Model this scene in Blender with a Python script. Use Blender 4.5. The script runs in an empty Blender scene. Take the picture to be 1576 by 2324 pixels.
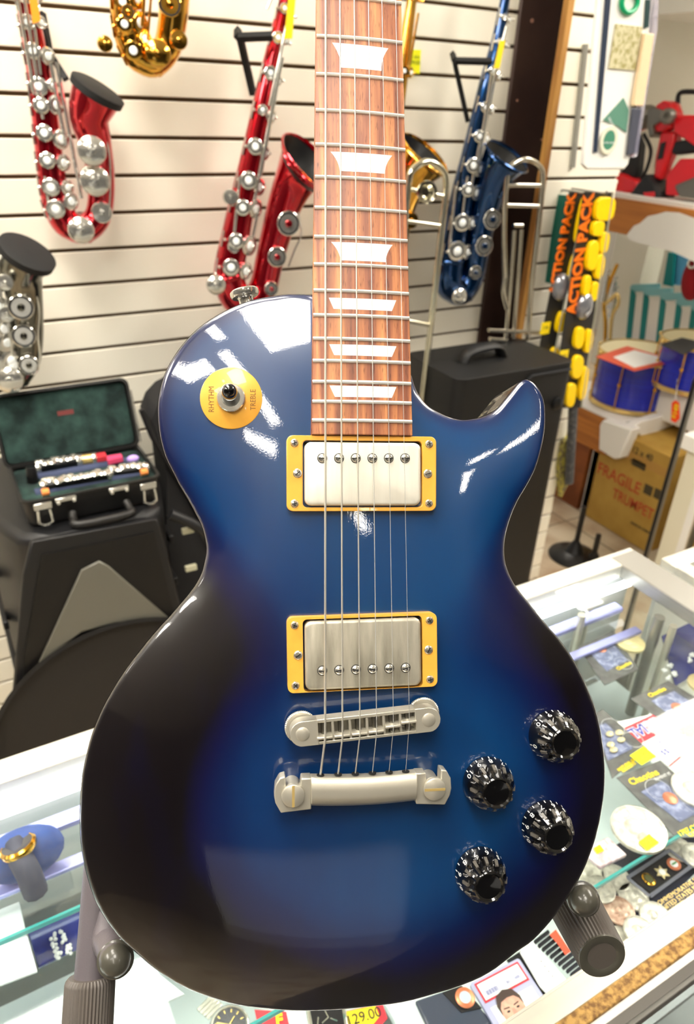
import bpy, bmesh, math, random
import numpy as np
from mathutils import Vector, Matrix, geometry
random.seed(7)
PI = math.pi
C = bpy.context.scene.collection
sc = bpy.context.scene
# ------------------------------------------------------------------ camera
F, CX, CY, H = 1653.0, 788.0, 1162.0, 1.655          # focal length in px of the 1576x2324 frame, eye height
def _u(v): v = np.array(v, float); return v/np.linalg.norm(v)
_nad = _u([-122, -2913, F]); _w = _u([3262, 802, F]); _w = _u(_w-_nad*(_w@_nad))
_Z = -_nad; _Y = -np.cross(_Z, _w); RR = np.array([_w, _Y, _Z])   # world = RR @ (right, up, forward)
CAM = np.array([0, 0, H])
def ray(px, py): return RR@np.array([(px-CX)/F, -(py-CY)/F, 1.0])
def at(px, py, X=None, Y=None, Z=None, D=None):
    """the point of the place seen at a pixel, on the plane X= / Y= / Z= or at depth D"""
    r = ray(px, py)
    t = X/r[0] if X is not None else Y/r[1] if Y is not None else (Z-H)/r[2] if Z is not None else D
    return Vector(r*t+CAM)
def mpp(p):
    """metres per pixel at a world point"""
    c = RR.T@(np.array(p)-CAM); return c[2]/F
camd = bpy.data.cameras.new('camera'); cam = bpy.data.objects.new('camera', camd); C.objects.link(cam)
M = Matrix.Identity(4)
for i in range(3):
    M[i][0] = RR[i][0]; M[i][1] = RR[i][1]; M[i][2] = -RR[i][2]; M[i][3] = CAM[i]
cam.matrix_world = M
camd.sensor_fit = 'VERTICAL'; camd.sensor_height = 36; camd.sensor_width = 36*1576/2324; camd.lens = F/2324*36
camd.clip_start = .02; camd.clip_end = 60
camd.dof.use_dof = True; camd.dof.focus_distance = .44; camd.dof.aperture_fstop = 10.5
sc.camera = cam
# ------------------------------------------------------------------ materials
def srgb(r, g, b):
    f = lambda c: (c/12.92 if c <= .04045 else ((c+.055)/1.055)**2.4)
    return (f(r/255), f(g/255), f(b/255), 1)
def mat(name, col, rough=.5, metal=0, coat=0, spec=.5, trans=0, ior=1.45, emit=None, alpha=1, noise=None, bump=0, bscale=50, stretch=(1, 1, 1)):
    m = bpy.data.materials.new(name); m.use_nodes = True
    n = m.node_tree.nodes; l = m.node_tree.links; b = n['Principled BSDF']
    c = srgb(*col)
    b.inputs['Base Color'].default_value = c; b.inputs['Roughness'].default_value = rough
    b.inputs['Metallic'].default_value = metal; b.inputs['Coat Weight'].default_value = coat
    b.inputs['Coat Roughness'].default_value = .03
    b.inputs['Specular IOR Level'].default_value = spec
    b.inputs['Transmission Weight'].default_value = trans; b.inputs['IOR'].default_value = ior
    b.inputs['Alpha'].default_value = alpha
    if emit: b.inputs['Emission Color'].default_value = srgb(*emit[0]); b.inputs['Emission Strength'].default_value = emit[1]
    tc = mp = None
    if noise or bump:
        tc = n.new('ShaderNodeTexCoord'); mp = n.new('ShaderNodeMapping'); l.new(tc.outputs['Object'], mp.inputs[0])
        mp.inputs['Scale'].default_value = stretch
    if noise:
        c2, sc_, lo, hi = noise
        t = n.new('ShaderNodeTexNoise'); t.inputs['Scale'].default_value = sc_; t.inputs['Detail'].default_value = 6
        l.new(mp.outputs[0], t.inputs['Vector'])
        r = n.new('ShaderNodeValToRGB'); r.color_ramp.elements[0].position = lo; r.color_ramp.elements[1].position = hi
        r.color_ramp.elements[0].color = c; r.color_ramp.elements[1].color = srgb(*c2)
        l.new(t.outputs['Fac'], r.inputs[0]); l.new(r.outputs[0], b.inputs['Base Color'])
    if bump:
        t = n.new('ShaderNodeTexNoise'); t.inputs['Scale'].default_value = bscale; t.inputs['Detail'].default_value = 4
        l.new(mp.outputs[0], t.inputs['Vector'])
        bn = n.new('ShaderNodeBump'); bn.inputs['Strength'].default_value = bump; bn.inputs['Distance'].default_value = .002
        l.new(t.outputs['Fac'], bn.inputs['Height']); l.new(bn.outputs[0], b.inputs['Normal'])
    return m
# ------------------------------------------------------------------ objects
def thing(name, label, cat, loc=(0, 0, 0), group=None, rot=None):
    o = bpy.data.objects.new(name, None); C.objects.link(o)
    o.empty_display_size = .02
    if rot is not None: o.matrix_world = rot
    else: o.location = loc
    o['label'] = label; o['category'] = cat
    if group: o['group'] = group
    return o
def tag(o, label, cat, group=None):
    o['label'] = label; o['category'] = cat
    if group: o['group'] = group
    return o
WM = {}
def wmat(o):
    m = Matrix(o.matrix_basis) if o.parent is None else wmat(o.parent)@o.matrix_basis
    return m
def frame(origin, x, y):
    """4x4 with columns x, y, x cross y at origin"""
    x = Vector(x).normalized(); z = x.cross(Vector(y)).normalized(); y = z.cross(x)
    m = Matrix.Identity(4)
    for i in range(3): m[i][0] = x[i]; m[i][1] = y[i]; m[i][2] = z[i]; m[i][3] = origin[i]
    return m
class MB:
    """collects shapes; build() links them as ONE mesh object"""
    def __init__(s, T=None): s.v = []; s.f = []; s.T = T
    def add(s, vs, fs):
        k = len(s.v)
        if s.T is not None: vs = [s.T@Vector(v) for v in vs]
        s.v += [tuple(v) for v in vs]; s.f += [tuple(k+i for i in f) for f in fs]; return s
    def box(s, a, b):
        (x0, y0, z0), (x1, y1, z1) = a, b
        vs = [(x, y, z) for z in (z0, z1) for y in (y0, y1) for x in (x0, x1)]
        return s.add(vs, [(0, 2, 3, 1), (4, 5, 7, 6), (0, 1, 5, 4), (2, 6, 7, 3), (0, 4, 6, 2), (1, 3, 7, 5)])
    def tube(s, pts, r, n=10, closed=False, cap=True, up=None):
        pts = [Vector(p) for p in pts]; m = len(pts)
        rs = r if isinstance(r, (list, tuple)) else [r]*m
        vs = []; prev = None
        for i, p in enumerate(pts):
            if closed: d = pts[(i+1) % m]-pts[i-1]
            else: d = pts[min(i+1, m-1)]-pts[max(i-1, 0)]
            if d.length < 1e-9: d = Vector((0, 0, 1))
            d.normalize()
            if prev is None:
                a = Vector((0, 0, 1)) if abs(d.z) < .9 else Vector((1, 0, 0))
                x = d.cross(a).normalized()
            else: x = (prev-d*prev.dot(d)).normalized()
            prev = x; y = d.cross(x)
            for k in range(n):
                t = 2*PI*k/n; vs.append(p+(x*math.cos(t)+y*math.sin(t))*rs[i])
        fs = []
        for i in range(m if closed else m-1):
            a = i*n; b = ((i+1) % m)*n
            for k in range(n): fs.append((a+k, a+(k+1) % n, b+(k+1) % n, b+k))
        if cap and not closed:
            fs.append(tuple(range(n))[::-1]); fs.append(tuple((m-1)*n+k for k in range(n)))
        return s.add(vs, fs)
    def cyl(s, p0, p1, r0, r1=None, n=20): return s.tube([p0, p1], [r0, r0 if r1 is None else r1], n)
    def lathe(s, prof, o=(0, 0, 0), ax=(0, 0, 1), n=28, cap=True, sx=1, sy=1, xr=None):
        """prof: (radius, height) along axis ax from o"""
        ax = Vector(ax).normalized(); a = Vector(xr) if xr else (Vector((0, 0, 1)) if abs(ax.z) < .9 else Vector((1, 0, 0)))
        x = (a-ax*a.dot(ax)).normalized(); y = ax.cross(x); o = Vector(o); vs = []
        for r, h in prof:
            for k in range(n):
                t = 2*PI*k/n; vs.append(o+ax*h+x*math.cos(t)*r*sx+y*math.sin(t)*r*sy)
        fs = [(i*n+k, i*n+(k+1) % n, (i+1)*n+(k+1) % n, (i+1)*n+k) for i in range(len(prof)-1) for k in range(n)]
        if cap: fs += [tuple(range(n))[::-1], tuple((len(prof)-1)*n+k for k in range(n))]
        return s.add(vs, fs)
    def ball(s, c, r, n=14, sc3=(1, 1, 1)):
        c = Vector(c); vs = []; m = n//2
        for i in range(m+1):
            p = PI*i/m
            for k in range(n):
                t = 2*PI*k/n; vs.append(c+Vector((math.sin(p)*math.cos(t)*r*sc3[0], math.sin(p)*math.sin(t)*r*sc3[1], math.cos(p)*r*sc3[2])))
        return s.add(vs, [(i*n+k, (i+1)*n+k, (i+1)*n+(k+1) % n, i*n+(k+1) % n) for i in range(m) for k in range(n)])
    def prism(s, poly, h, z0=0, T=None):
        """2D polygon extruded from z0 to z0+h (in the frame T)"""
        n = len(poly); vs = [Vector((x, y, z0)) for x, y in poly]+[Vector((x, y, z0+h)) for x, y in poly]
        if T is not None: vs = [T@v for v in vs]
        tess = geometry.tessellate_polygon([[Vector((x, y, 0)) for x, y in poly]])
        ar = sum(poly[i][0]*poly[(i+1) % n][1]-poly[(i+1) % n][0]*poly[i][1] for i in range(n))
        fs = []
        for t in tess:
            a, b, c = [Vector((poly[i][0], poly[i][1], 0)) for i in t]
            if (b-a).cross(c-a).z < 0: t = (t[0], t[2], t[1])
            fs.append(tuple(i+n for i in t)); fs.append((t[2], t[1], t[0]))
        for i in range(n):
            j = (i+1) % n
            fs.append((i, j, j+n, i+n) if ar > 0 else (j, i, i+n, j+n))
        return s.add(vs, fs)
    def strip(s, pts, w, h, T=None):
        """a flat stroke of width w along 2D points"""
        for (x0, y0), (x1, y1) in zip(pts, pts[1:]):
            d = Vector((x1-x0, y1-y0)); 
            if d.length < 1e-9: continue
            d.normalize(); nx, ny = -d.y*w/2, d.x*w/2; ex, ey = d.x*w*.3, d.y*w*.3
            s.prism([(x0-ex-nx, y0-ey-ny), (x1+ex-nx, y1+ey-ny), (x1+ex+nx, y1+ey+ny), (x0-ex+nx, y0-ey+ny)], h, 0, T)
        return s
    def build(s, name, m, parent=None, smooth=True, bevel=0, seg=2, local=False, angle=40, subsurf=0):
        me = bpy.data.meshes.new(name)
        vs = s.v
        if parent is not None and not local:
            inv = wmat(parent).inverted(); vs = [inv@Vector(v) for v in vs]
        org = None
        if parent is None:
            org = sum((Vector(v) for v in vs), Vector())/max(1, len(vs)); vs = [Vector(v)-org for v in vs]
        me.from_pydata([tuple(v) for v in vs], [], s.f)
        me.validate(); me.update()
        bm = bmesh.new(); bm.from_mesh(me); bmesh.ops.recalc_face_normals(bm, faces=bm.faces)
        if smooth:
            for f in bm.faces: f.smooth = True
            for e in bm.edges:
                if len(e.link_faces) == 2 and e.calc_face_angle(0) > math.radians(angle): e.smooth = False
        bm.to_mesh(me); bm.free()
        o = bpy.data.objects.new(name, me); C.objects.link(o)
        if m is not None: me.materials.append(m)
        if parent is not None: o.parent = parent
        else: o.location = org
        if bevel:
            b = o.modifiers.new('bevel', 'BEVEL'); b.width = bevel; b.segments = seg; b.limit_method = 'ANGLE'; b.angle_limit = math.radians(35)
        if subsurf:
            b = o.modifiers.new('sub', 'SUBSURF'); b.levels = b.render_levels = subsurf
        return o
def rrect(w, h, r, n=5, cx=0, cy=0):
    out = []
    for sx, sy, a in ((1, 1, 0), (-1, 1, PI/2), (-1, -1, PI), (1, -1, 3*PI/2)):
        for i in range(n+1):
            t = a+PI/2*i/n; out.append((cx+sx*(w/2-r)+r*math.cos(t), cy+sy*(h/2-r)+r*math.sin(t)))
    return out
def circ(r, n=24, cx=0, cy=0, ry=None): return [(cx+r*math.cos(2*PI*i/n), cy+(ry or r)*math.sin(2*PI*i/n)) for i in range(n)]
def lettering(txt, size, T, m, parent, name='lettering', depth=.0003, align='CENTER', sx=1, shear=0, bold=0):
    cu = bpy.data.curves.new('t', 'FONT'); cu.body = txt; cu.size = size; cu.extrude = depth; cu.align_x = align; cu.align_y = 'CENTER'
    cu.resolution_u = 3; cu.shear = shear; cu.offset = bold
    to = bpy.data.objects.new('t', cu); C.objects.link(to)
    dg = bpy.context.evaluated_depsgraph_get(); dg.update()
    me = bpy.data.meshes.new_from_object(to.evaluated_get(dg))
    bpy.data.objects.remove(to); 
    b = MB(T); b.add([(v.co.x*sx, v.co.y, v.co.z) for v in me.vertices], [tuple(p.vertices) for p in me.polygons])
    if parent == 'raw': return b
    return b.build(name, m, parent, smooth=False)
def spline(pts, n=6, closed=False):
    """Catmull-Rom through points of any dimension"""
    P = [np.array(p, float) for p in pts]; m = len(P); out = []
    rng = range(m if closed else m-1)
    for i in rng:
        g = lambda k: P[k % m] if closed else P[max(0, min(m-1, k))]
        p0, p1, p2, p3 = g(i-1), g(i), g(i+1), g(i+2)
        for j in range(n):
            t = j/n; out.append(tuple(.5*((2*p1)+(-p0+p2)*t+(2*p0-5*p1+4*p2-p3)*t*t+(-p0+3*p1-3*p2+p3)*t**3)))
    if not closed: out.append(tuple(P[-1]))
    return out
def structure(o): o['kind'] = 'structure'; return o
# shared materials
M_chrome = mat('polished_nickel', (226, 224, 216), .14, .88)
M_satin = mat('satin_nickel', (198, 193, 178), .33, .62)
M_dsteel = mat('dull_steel', (150, 148, 142), .3, 1)
M_black = mat('black_plastic', (14, 14, 15), .35)
M_blackm = mat('black_matte', (18, 18, 19), .7)
M_rubber = mat('grey_brown_rubber', (84, 78, 73), .5)
M_white = mat('white_paint', (235, 232, 225), .5)
M_paper = mat('white_paper', (245, 244, 240), .6)
M_yellow = mat('neon_yellow_paper', (240, 240, 0), .6)
M_ink = mat('dark_ink', (30, 28, 30), .6)
M_gold = mat('lacquered_brass', (225, 170, 60), .16, 1)
M_brass = mat('pale_brass', (238, 206, 130), .22, .6)
M_wred = mat('print_red', (215, 45, 60), .5)
M_wblue = mat('print_blue', (40, 50, 160), .5)
M_wyel = mat('print_yellow', (245, 215, 20), .5)
M_wwhite = mat('print_white', (240, 240, 240), .5)
EXPOSURE = 0.50
# ================================================================== the room
TOP = .965                      # glass counter height
WY = 1.81                       # slatted wall
WY2 = 1.66                      # slatted panel right of the beam
M_slat = mat('cream_slatwall', (245, 240, 224), .34, noise=((238, 231, 213), 3, .35, .7))
M_groove = mat('groove_brown', (92, 68, 40), .7)
def slatwall(name, x0, x1, y, gz, pitch, z0, z1, thick=.019, side_m=None):
    """boards between narrow T-slot grooves, one mesh"""
    b = MB(); zs = []; z = gz
    while z > z0: z -= pitch
    while z < z1: zs.append(z); z += pitch
    zs = [q for q in zs if z0 < q < z1]; edges = [z0]+zs+[z1]; g = .0042
    for a, c in zip(edges, edges[1:]): b.box((x0, y, a+g), (x1, y+thick*.62, c-g))
    o = structure(b.build(name, M_slat, None, bevel=.0015))
    k = MB(); k.box((x0, y+thick*.62, z0), (x1, y+thick, z1)); k.build('groove_backing', M_groove, o)
    return o
gz = 1.486
slatwall('wall_back', -1.6, 1.528, WY, gz, .0768, .05, 2.9)
wr = slatwall('wall_right_panel', 1.578, 1.86, WY2, at(1293, 266, Y=WY2).z, .0762, .05, 2.9)
wr.name = 'wall_right'
M_trimw = mat('raw_board_edge', (176, 128, 62), .6, noise=((140, 92, 40), 30, .4, .6), stretch=(1, 1, .1))
b = MB(); b.box((1.560, WY2-.001, .05), (1.578, WY2+.02, 2.9)); structure(b.build('trim_1', M_trimw))
b = MB(); b.box((-3, WY+.02, 0), (1.9, WY+.08, 2.9)); b.box((1.84, WY2+.02, 0), (1.86, WY+.1, 2.9)); structure(b.build('wall_inner', M_white))
M_beam = mat('brown_painted_steel', (58, 42, 38), .42, noise=((80, 60, 52), 6, .35, .8), coat=.2)
b = MB(); b.box((1.527, 1.80, 0), (1.707, 1.97, 2.9)); beam = structure(b.build('trim_2', M_beam, bevel=.004))
k = MB()
for px, py, r in ((1209, 47, 4.5), (1175, 228, 3), (1230, 317, 3)):
    p = at(px, py, Y=1.7985); k.cyl(p, p+Vector((0, .002, 0)), r*mpp(p), n=10)
k.build('paint_chip', mat('paint_chip_pink', (165, 120, 100), .7), beam)
# floor
M_floor = mat('beige_floor', (196, 182, 158), .35, noise=((150, 120, 92), 5, .45, .75))
b = MB(); b.box((-4, -5, -.05), (5, 4.5, 0)); fl = structure(b.build('floor', M_floor))
k = MB()
for i in range(-9, 11): k.box((i*.45+.1, -5, 0), (i*.45+.106, 4.5, .0008))
for i in range(-11, 10): k.box((-4, i*.45+.2, 0), (5, i*.45+.206, .0008))
k.build('tile_joint', mat('grey_grout', (120, 108, 92), .8), fl)
b = MB(); b.box((-.5, -5, 0), (5, .10, .006)); structure(b.build('floor_added_carpet', mat('added_charcoal_carpet', (58, 56, 56), .95, noise=((78, 76, 74), 200, .4, .6))))  # unseen dark carpet, added and cut to shape reflections in the guitar body
M_ceil = mat('ceiling_tile', (222, 220, 212), .8, noise=((200, 198, 190), 120, .5, .8))
b = MB(); b.box((-4, -5, 2.9), (5, 4.5, 2.95)); structure(b.build('ceiling', M_ceil))
M_wallf = mat('shop_wall', (200, 196, 186), .7)
b = MB(); b.box((-4.05, -5, 0), (-4, 4.5, 2.9)); structure(b.build('wall_left', mat('shop_side_wall', (92, 90, 88), .7)))
b = MB(); b.box((5, -5, 0), (5.05, 4.5, 2.9)); structure(b.build('wall_far_right', M_wallf))
b = MB(); b.box((-4, -5.05, 0), (5, -5, 2.9)); structure(b.build('wall_front', mat('shop_front_wall', (70, 70, 74), .7)))
b = MB(); b.box((1.9, 4.45, 0), (5, 4.5, 2.9)); structure(b.build('wall_far_back', M_wallf))
# ceiling lights
fc = thing('added_glow_box', 'added glowing white box behind the camera, reflected as a patch in the guitar', 'cabinet', (-1.7, -4.7, 0))
b = MB(); b.box((-2.7, -4.9, 0), (-.85, -4.5, .3)); b.box((-2.7, -4.9, 1.40), (-.85, -4.5, 1.45)); b.build('glow_box_frame', M_white, fc)
b = MB(); b.box((-2.68, -4.88, .3), (-.87, -4.55, 1.40)); b.build('glow_box_panel', mat('added_glow', (150, 148, 144), .6, emit=((235, 232, 225), .38)), fc)  # unseen glowing box, added for a pale reflection on the guitar body
M_lamp = mat('lit_diffuser', (255, 255, 255), .5, emit=((255, 248, 236), 17.0))
M_lframe = mat('lamp_frame_white', (225, 225, 225), .4)
def lamp(x, y, w, l, label, rz=0, group='ceiling light panels'):
    t = thing('ceiling_light', label, 'light', (x, y, 2.9), group)
    T = Matrix.Translation((x, y, 0))@Matrix.Rotation(rz, 4, 'Z')
    k = MB(T); f = .018
    for a, c in (((-w/2-f, -l/2-f), (w/2+f, -l/2)), ((-w/2-f, l/2), (w/2+f, l/2+f)), ((-w/2-f, -l/2), (-w/2, l/2)), ((w/2, -l/2), (w/2+f, l/2))): k.box((a[0], a[1], 2.87), (c[0], c[1], 2.8995))
    k.build('frame', M_lframe, t)
    k = MB(T); k.box((-w/2, -l/2, 2.882), (w/2, l/2, 2.892)); k.build('diffuser', M_lamp, t)
for a in [(-.08, -.22, .42, .56), (-.95, -.37, .36, .17), (-.53, -.14, .09, .10), (-.60, -.75, .10, .92), (-.86, -1.32, .34, .16, -.75), (.87, -1.92, .10, .46), (.87, -1.43, .08, .16), (-.39, -2.38, .07, .28),
          (-.1, .95, .6, 1.2), (2.2, .1, .6, 1.2), (2.9, .9, .6, 1.2), (-1.6, .8, .6, 1.2), (3.3, 2.9, .6, 1.2), (-3.2, 2.2, .6, 1.2)]:
    lamp(a[0], a[1], a[2], a[3], 'lit white ceiling light above the counter, outside the photo', *a[4:])
w_ = bpy.data.worlds.new('world'); sc.world = w_; w_.use_nodes = True
w_.node_tree.nodes['Background'].inputs[0].default_value = (1, .97, .92, 1); w_.node_tree.nodes['Background'].inputs[1].default_value = .35
# ================================================================== the guitar (its own frame: x to the treble side, y up the neck, z out of the fretboard; origin at the bridge)
GM = Matrix(((0.92091008, 0.22803812, -0.31610638, 0.15766478154), (-0.38885373, 0.48177575, -0.78529288, 0.23782877212), (-0.02678432, 0.84610327, 0.53234561, 1.3499803725500001), (0, 0, 0, 1)))
_Gi = np.array(GM.to_3x3().inverted()); _Go = _Gi@(CAM-np.array(GM.translation))
def gat(px, py, a=0.0, b=0.0):
    """pixel -> guitar coordinates (m) on the plane z = a + b*y (a in mm)"""
    r = _Gi@ray(px, py); a /= 1000
    t = (a+b*_Go[1]-_Go[2])/(r[2]-b*r[1]); return Vector(_Go+t*r)
guitar = thing('electric_guitar', 'glossy blue burst single cutaway electric guitar standing upright on the glass counter', 'guitar', rot=GM)
B_ = .065; A_RIM = -17-176*B_; A_TOP = -5-176*B_
mm = .001
OUT_A = [(707, 667.5), (690, 665.5), (653.5, 665.5), (623, 669), (593, 674), (557, 683), (509, 704), (460.6, 734), (424, 768), (393, 809), (371, 852), (359, 900), (357, 941), (362, 990), (374, 1035), (393, 1074), (406, 1100), (425, 1132), (444, 1167), (460, 1201), (467.5, 1236), (466, 1268), (454, 1309), (431, 1344), (397, 1385), (358.5, 1427), (317, 1477), (279, 1528), (247.5, 1579), (225, 1623), (206, 1671), (193.5, 1719), (184.5, 1765), (179.5, 1830), (180, 1897), (185.6, 1945), (197, 1996), (216, 2050), (241, 2094), (273, 2135), (305, 2164), (349, 2202), (397, 2234), (444, 2256), (500, 2275), (562, 2289), (660, 2297.5), (750, 2297), (831, 2290), (912, 2279), (993, 2258), (1074, 2231), (1128, 2201), (1176, 2163), (1214, 2136), (1252, 2095), (1285, 2050), (1316, 2001), (1342.6, 1943), (1360, 1886), (1370, 1835), (1376, 1781), (1376, 1733), (1371, 1686), (1363, 1640), (1352, 1600), (1342, 1575), (1323, 1532), (1301, 1491), (1272, 1451), (1239, 1413), (1204, 1370), (1175, 1333), (1158, 1302), (1149, 1270), (1147, 1241), (1152, 1208), (1163, 1171), (1179, 1135), (1201, 1098), (1219, 1062), (1232, 1018), (1240.5, 967), (1240.5, 926), (1236, 901), (1226.6, 881), (1212, 865), (1195.5, 859), (1179, 868), (1161, 890), (1146, 908), (1128, 928), (1102, 943), (1073, 950), (1047.5, 951), (1022, 945), (1000, 935.5), (975, 921), (958, 902), (945, 878), (937, 852)]
ol = [gat(x, y, A_RIM, B_) for x, y in OUT_A]
ol = [(p.x, p.y) for p in ol]
ol = spline(ol, 3)
q = ol[-1]; ol += [(q[0]-.004, q[1]+.006), (q[0]-.006, q[1]+.03), (q[0]-.008, ol[0][1]-.004), (ol[0][0]+.012, ol[0][1])]
OL = np.array(ol)[::-1].copy()
if sum(OL[i][0]*OL[(i+1) % len(OL)][1]-OL[(i+1) % len(OL)][0]*OL[i][1] for i in range(len(OL))) < 0: OL = OL[::-1].copy()
def inside(P, poly):
    x, y = P[:, 0], P[:, 1]; c = np.zeros(len(P), bool); n = len(poly); j = n-1
    for i in range(n):
        xi, yi = poly[i]; xj, yj = poly[j]
        if yi != yj: c ^= ((yi > y) != (yj > y)) & (x < (xj-xi)*(y-yi)/(yj-yi)+xi)
        j = i
    return c
def edist(P, poly):
    d = np.full(len(P), 9.0); n = len(poly)
    for i in range(n):
        a = poly[i]; e = poly[(i+1) % n]-a; L = e@e
        if L < 1e-12: continue
        t = np.clip(((P-a)@e)/L, 0, 1); q = P-(a+t[:, None]*e); d = np.minimum(d, np.sqrt((q**2).sum(1)))
    return d
# a membrane solved over the outline gives the carved dome
gs = .0025; x0, y0 = OL.min(0)-.005; x1, y1 = OL.max(0)+.005
nx, ny = int((x1-x0)/gs)+1, int((y1-y0)/gs)+1
gx, gy = np.meshgrid(x0+np.arange(nx)*gs, y0+np.arange(ny)*gs, indexing='ij')
ins = inside(np.c_[gx.ravel(), gy.ravel()], OL).reshape(nx, ny)
u = np.zeros((nx, ny))
for it in range(5000):
    v = np.zeros_like(u); v[1:-1, 1:-1] = .25*(u[2:, 1:-1]+u[:-2, 1:-1]+u[1:-1, 2:]+u[1:-1, :-2]+gs*gs*400)
    u = np.where(ins, v, 0)
u /= u.max()
def samp(P):
    a = (P[:, 0]-x0)/gs; b = (P[:, 1]-y0)/gs; i = np.clip(a.astype(int), 0, nx-2); j = np.clip(b.astype(int), 0, ny-2); a -= i; b -= j
    return u[i, j]*(1-a)*(1-b)+u[i+1, j]*a*(1-b)+u[i, j+1]*(1-a)*b+u[i+1, j+1]*a*b
def dome(P):
    P = np.atleast_2d(np.array(P, float)); d = edist(P, OL); ui = samp(P)
    s = 1-(1-np.clip(ui, 0, 1))**3.0; s = s**1.25
    z = (A_RIM*mm+B_*P[:, 1])+.012*s
    z = np.where((P[:, 1] > .15) & (np.abs(P[:, 0]) < .031), np.minimum(z, -.0048), z)
    r = .0028; z = z-np.where(d < r, r-np.sqrt(np.maximum(r*r-(r-d)**2, 0)), 0)
    return z, d
nO = len(OL)
def inset(d):
    n = len(OL); out = []
    for i in range(n):
        e = OL[(i+1) % n]-OL[i-1]; e /= max(1e-9, np.linalg.norm(e)); out.append(OL[i]+np.array([-e[1], e[0]])*d)
    out = np.array(out); k = inside(out, OL) & (edist(out, OL) > d*.8); return out[k]
pts = [OL, inset(.0004), inset(.0009), inset(.0018), inset(.0029), inset(.0042)]
gq = np.arange(-.17, .17, .0036); hh = np.array([(x+(.0018 if j % 2 else 0), y) for j, y in enumerate(np.arange(-.18, .27, .0036)) for x in gq])
k = inside(hh, OL); hh = hh[k]; hh = hh[edist(hh, OL) > .0062]; pts.append(hh)
P2 = np.vstack(pts)
res = geometry.delaunay_2d_cdt([Vector(p) for p in P2], [(i, (i+1) % nO) for i in range(nO)], [], 1, 1e-6)
V2 = np.array([tuple(p) for p in res[0]]); tri = [tuple(f) for f in res[2]]
zz, dd = dome(V2)
# body mesh: top, sides and back
bverts = [(V2[i][0], V2[i][1], zz[i]) for i in range(len(V2))]; bfaces = list(tri)
THK = .048; sid = []
for lv, (dz, ins_) in enumerate(((.0018, 0), (.02, 0), (THK-.003, 0), (THK-.0008, .0012), (THK, .0035))):
    ring = []
    for i in range(nO):
        e = OL[(i+1) % nO]-OL[i-1]; e /= max(1e-9, np.linalg.norm(e)); p = OL[i]+np.array([-e[1], e[0]])*ins_
        z = (A_RIM*mm+B_*OL[i][1])-dz; ring.append(len(bverts)); bverts.append((p[0], p[1], z))
    sid.append(ring)
# outline vertices of the CDT result keep their order
top_ring = []
for i in range(nO):
    dq = ((V2-OL[i])**2).sum(1); top_ring.append(int(dq.argmin()))
rings = [top_ring]+sid
for a, c in zip(rings, rings[1:]):
    for i in range(nO):
        j = (i+1) % nO; f = (a[i], c[i], c[j], a[j])
        if len(set(f)) == 4: bfaces.append(f)
bfaces.append(tuple(rings[-1]))
body_paint = bpy.data.materials.new('blue_burst_lacquer'); body_paint.use_nodes = True
n = body_paint.node_tree.nodes; l = body_paint.node_tree.links; bs = n['Principled BSDF']
va = n.new('ShaderNodeAttribute'); va.attribute_name = 'burst'
rp = n.new('ShaderNodeValToRGB'); cr = rp.color_ramp
cr.elements[0].position = 0; cr.elements[0].color = srgb(3, 58, 106); cr.elements[1].position = 1; cr.elements[1].color = srgb(7, 3, 7)
for p, c in ((.25, (0, 41, 90)), (.5, (0, 22, 70)), (.76, (5, 7, 52))):
    e = cr.elements.new(p); e.color = srgb(*c)
tc = n.new('ShaderNodeTexCoord'); mp = n.new('ShaderNodeMapping'); mp.inputs['Scale'].default_value = (1, .35, 1); l.new(tc.outputs['Object'], mp.inputs[0])
nz = n.new('ShaderNodeTexNoise'); nz.inputs['Scale'].default_value = 26; nz.inputs['Detail'].default_value = 5; l.new(mp.outputs[0], nz.inputs['Vector'])
ma = n.new('ShaderNodeMath'); ma.operation = 'MULTIPLY_ADD'; ma.inputs[1].default_value = .34; l.new(nz.outputs['Fac'], ma.inputs[0])
sb = n.new('ShaderNodeMath'); sb.operation = 'SUBTRACT'; sb.inputs[1].default_value = .17; l.new(va.outputs['Fac'], sb.inputs[0]); l.new(sb.outputs[0], ma.inputs[2])
l.new(ma.outputs[0], rp.inputs[0]); l.new(rp.outputs[0], bs.inputs['Base Color'])
bs.inputs['Roughness'].default_value = .3; bs.inputs['Coat Weight'].default_value = 1; bs.inputs['Coat Roughness'].default_value = .012; bs.inputs['Coat IOR'].default_value = 1.55
n2 = n.new('ShaderNodeTexNoise'); n2.inputs['Scale'].default_value = 900; l.new(tc.outputs['Object'], n2.inputs['Vector'])
bp = n.new('ShaderNodeBump'); bp.inputs['Strength'].default_value = .025; bp.inputs['Distance'].default_value = .0004; l.new(n2.outputs['Fac'], bp.inputs['Height'])
l.new(bp.outputs[0], bs.inputs['Coat Normal'])
mb = MB(); mb.v = bverts; mb.f = bfaces
body = mb.build('body', body_paint, guitar, local=True, angle=50)
at_ = body.data.attributes.new('burst', 'FLOAT', 'POINT')
co = np.array([v.co[:] for v in body.data.vertices]); d_ = edist(co[:, :2], OL)
yy = co[:, 1]; xx = co[:, 0]
sm = lambda t: np.clip(t, 0, 1)**2*(3-2*np.clip(t, 0, 1))
low = sm((.13-yy)/.10)                                     # the burst is wide round the lower bout, narrow at the upper
wid = .012+low*(.062+.045*sm((-xx-.0)/.12))
val = (1-sm(d_/wid))*(.45+.55*low)
val = val+.28*sm((-xx+.03)/.16)*low*(1-sm((d_-.03)/.08))
val = val+.19*sm((-xx+.035)/.11)*(.75+.25*low)+.10*low
val = np.where(co[:, 2] < (A_RIM*mm+B_*yy)-.0015, 1.0, val)
val = np.where((d_ < .0012), np.maximum(val, .8), val)
at_.data.foreach_set('value', np.clip(val, 0, 1))
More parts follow.
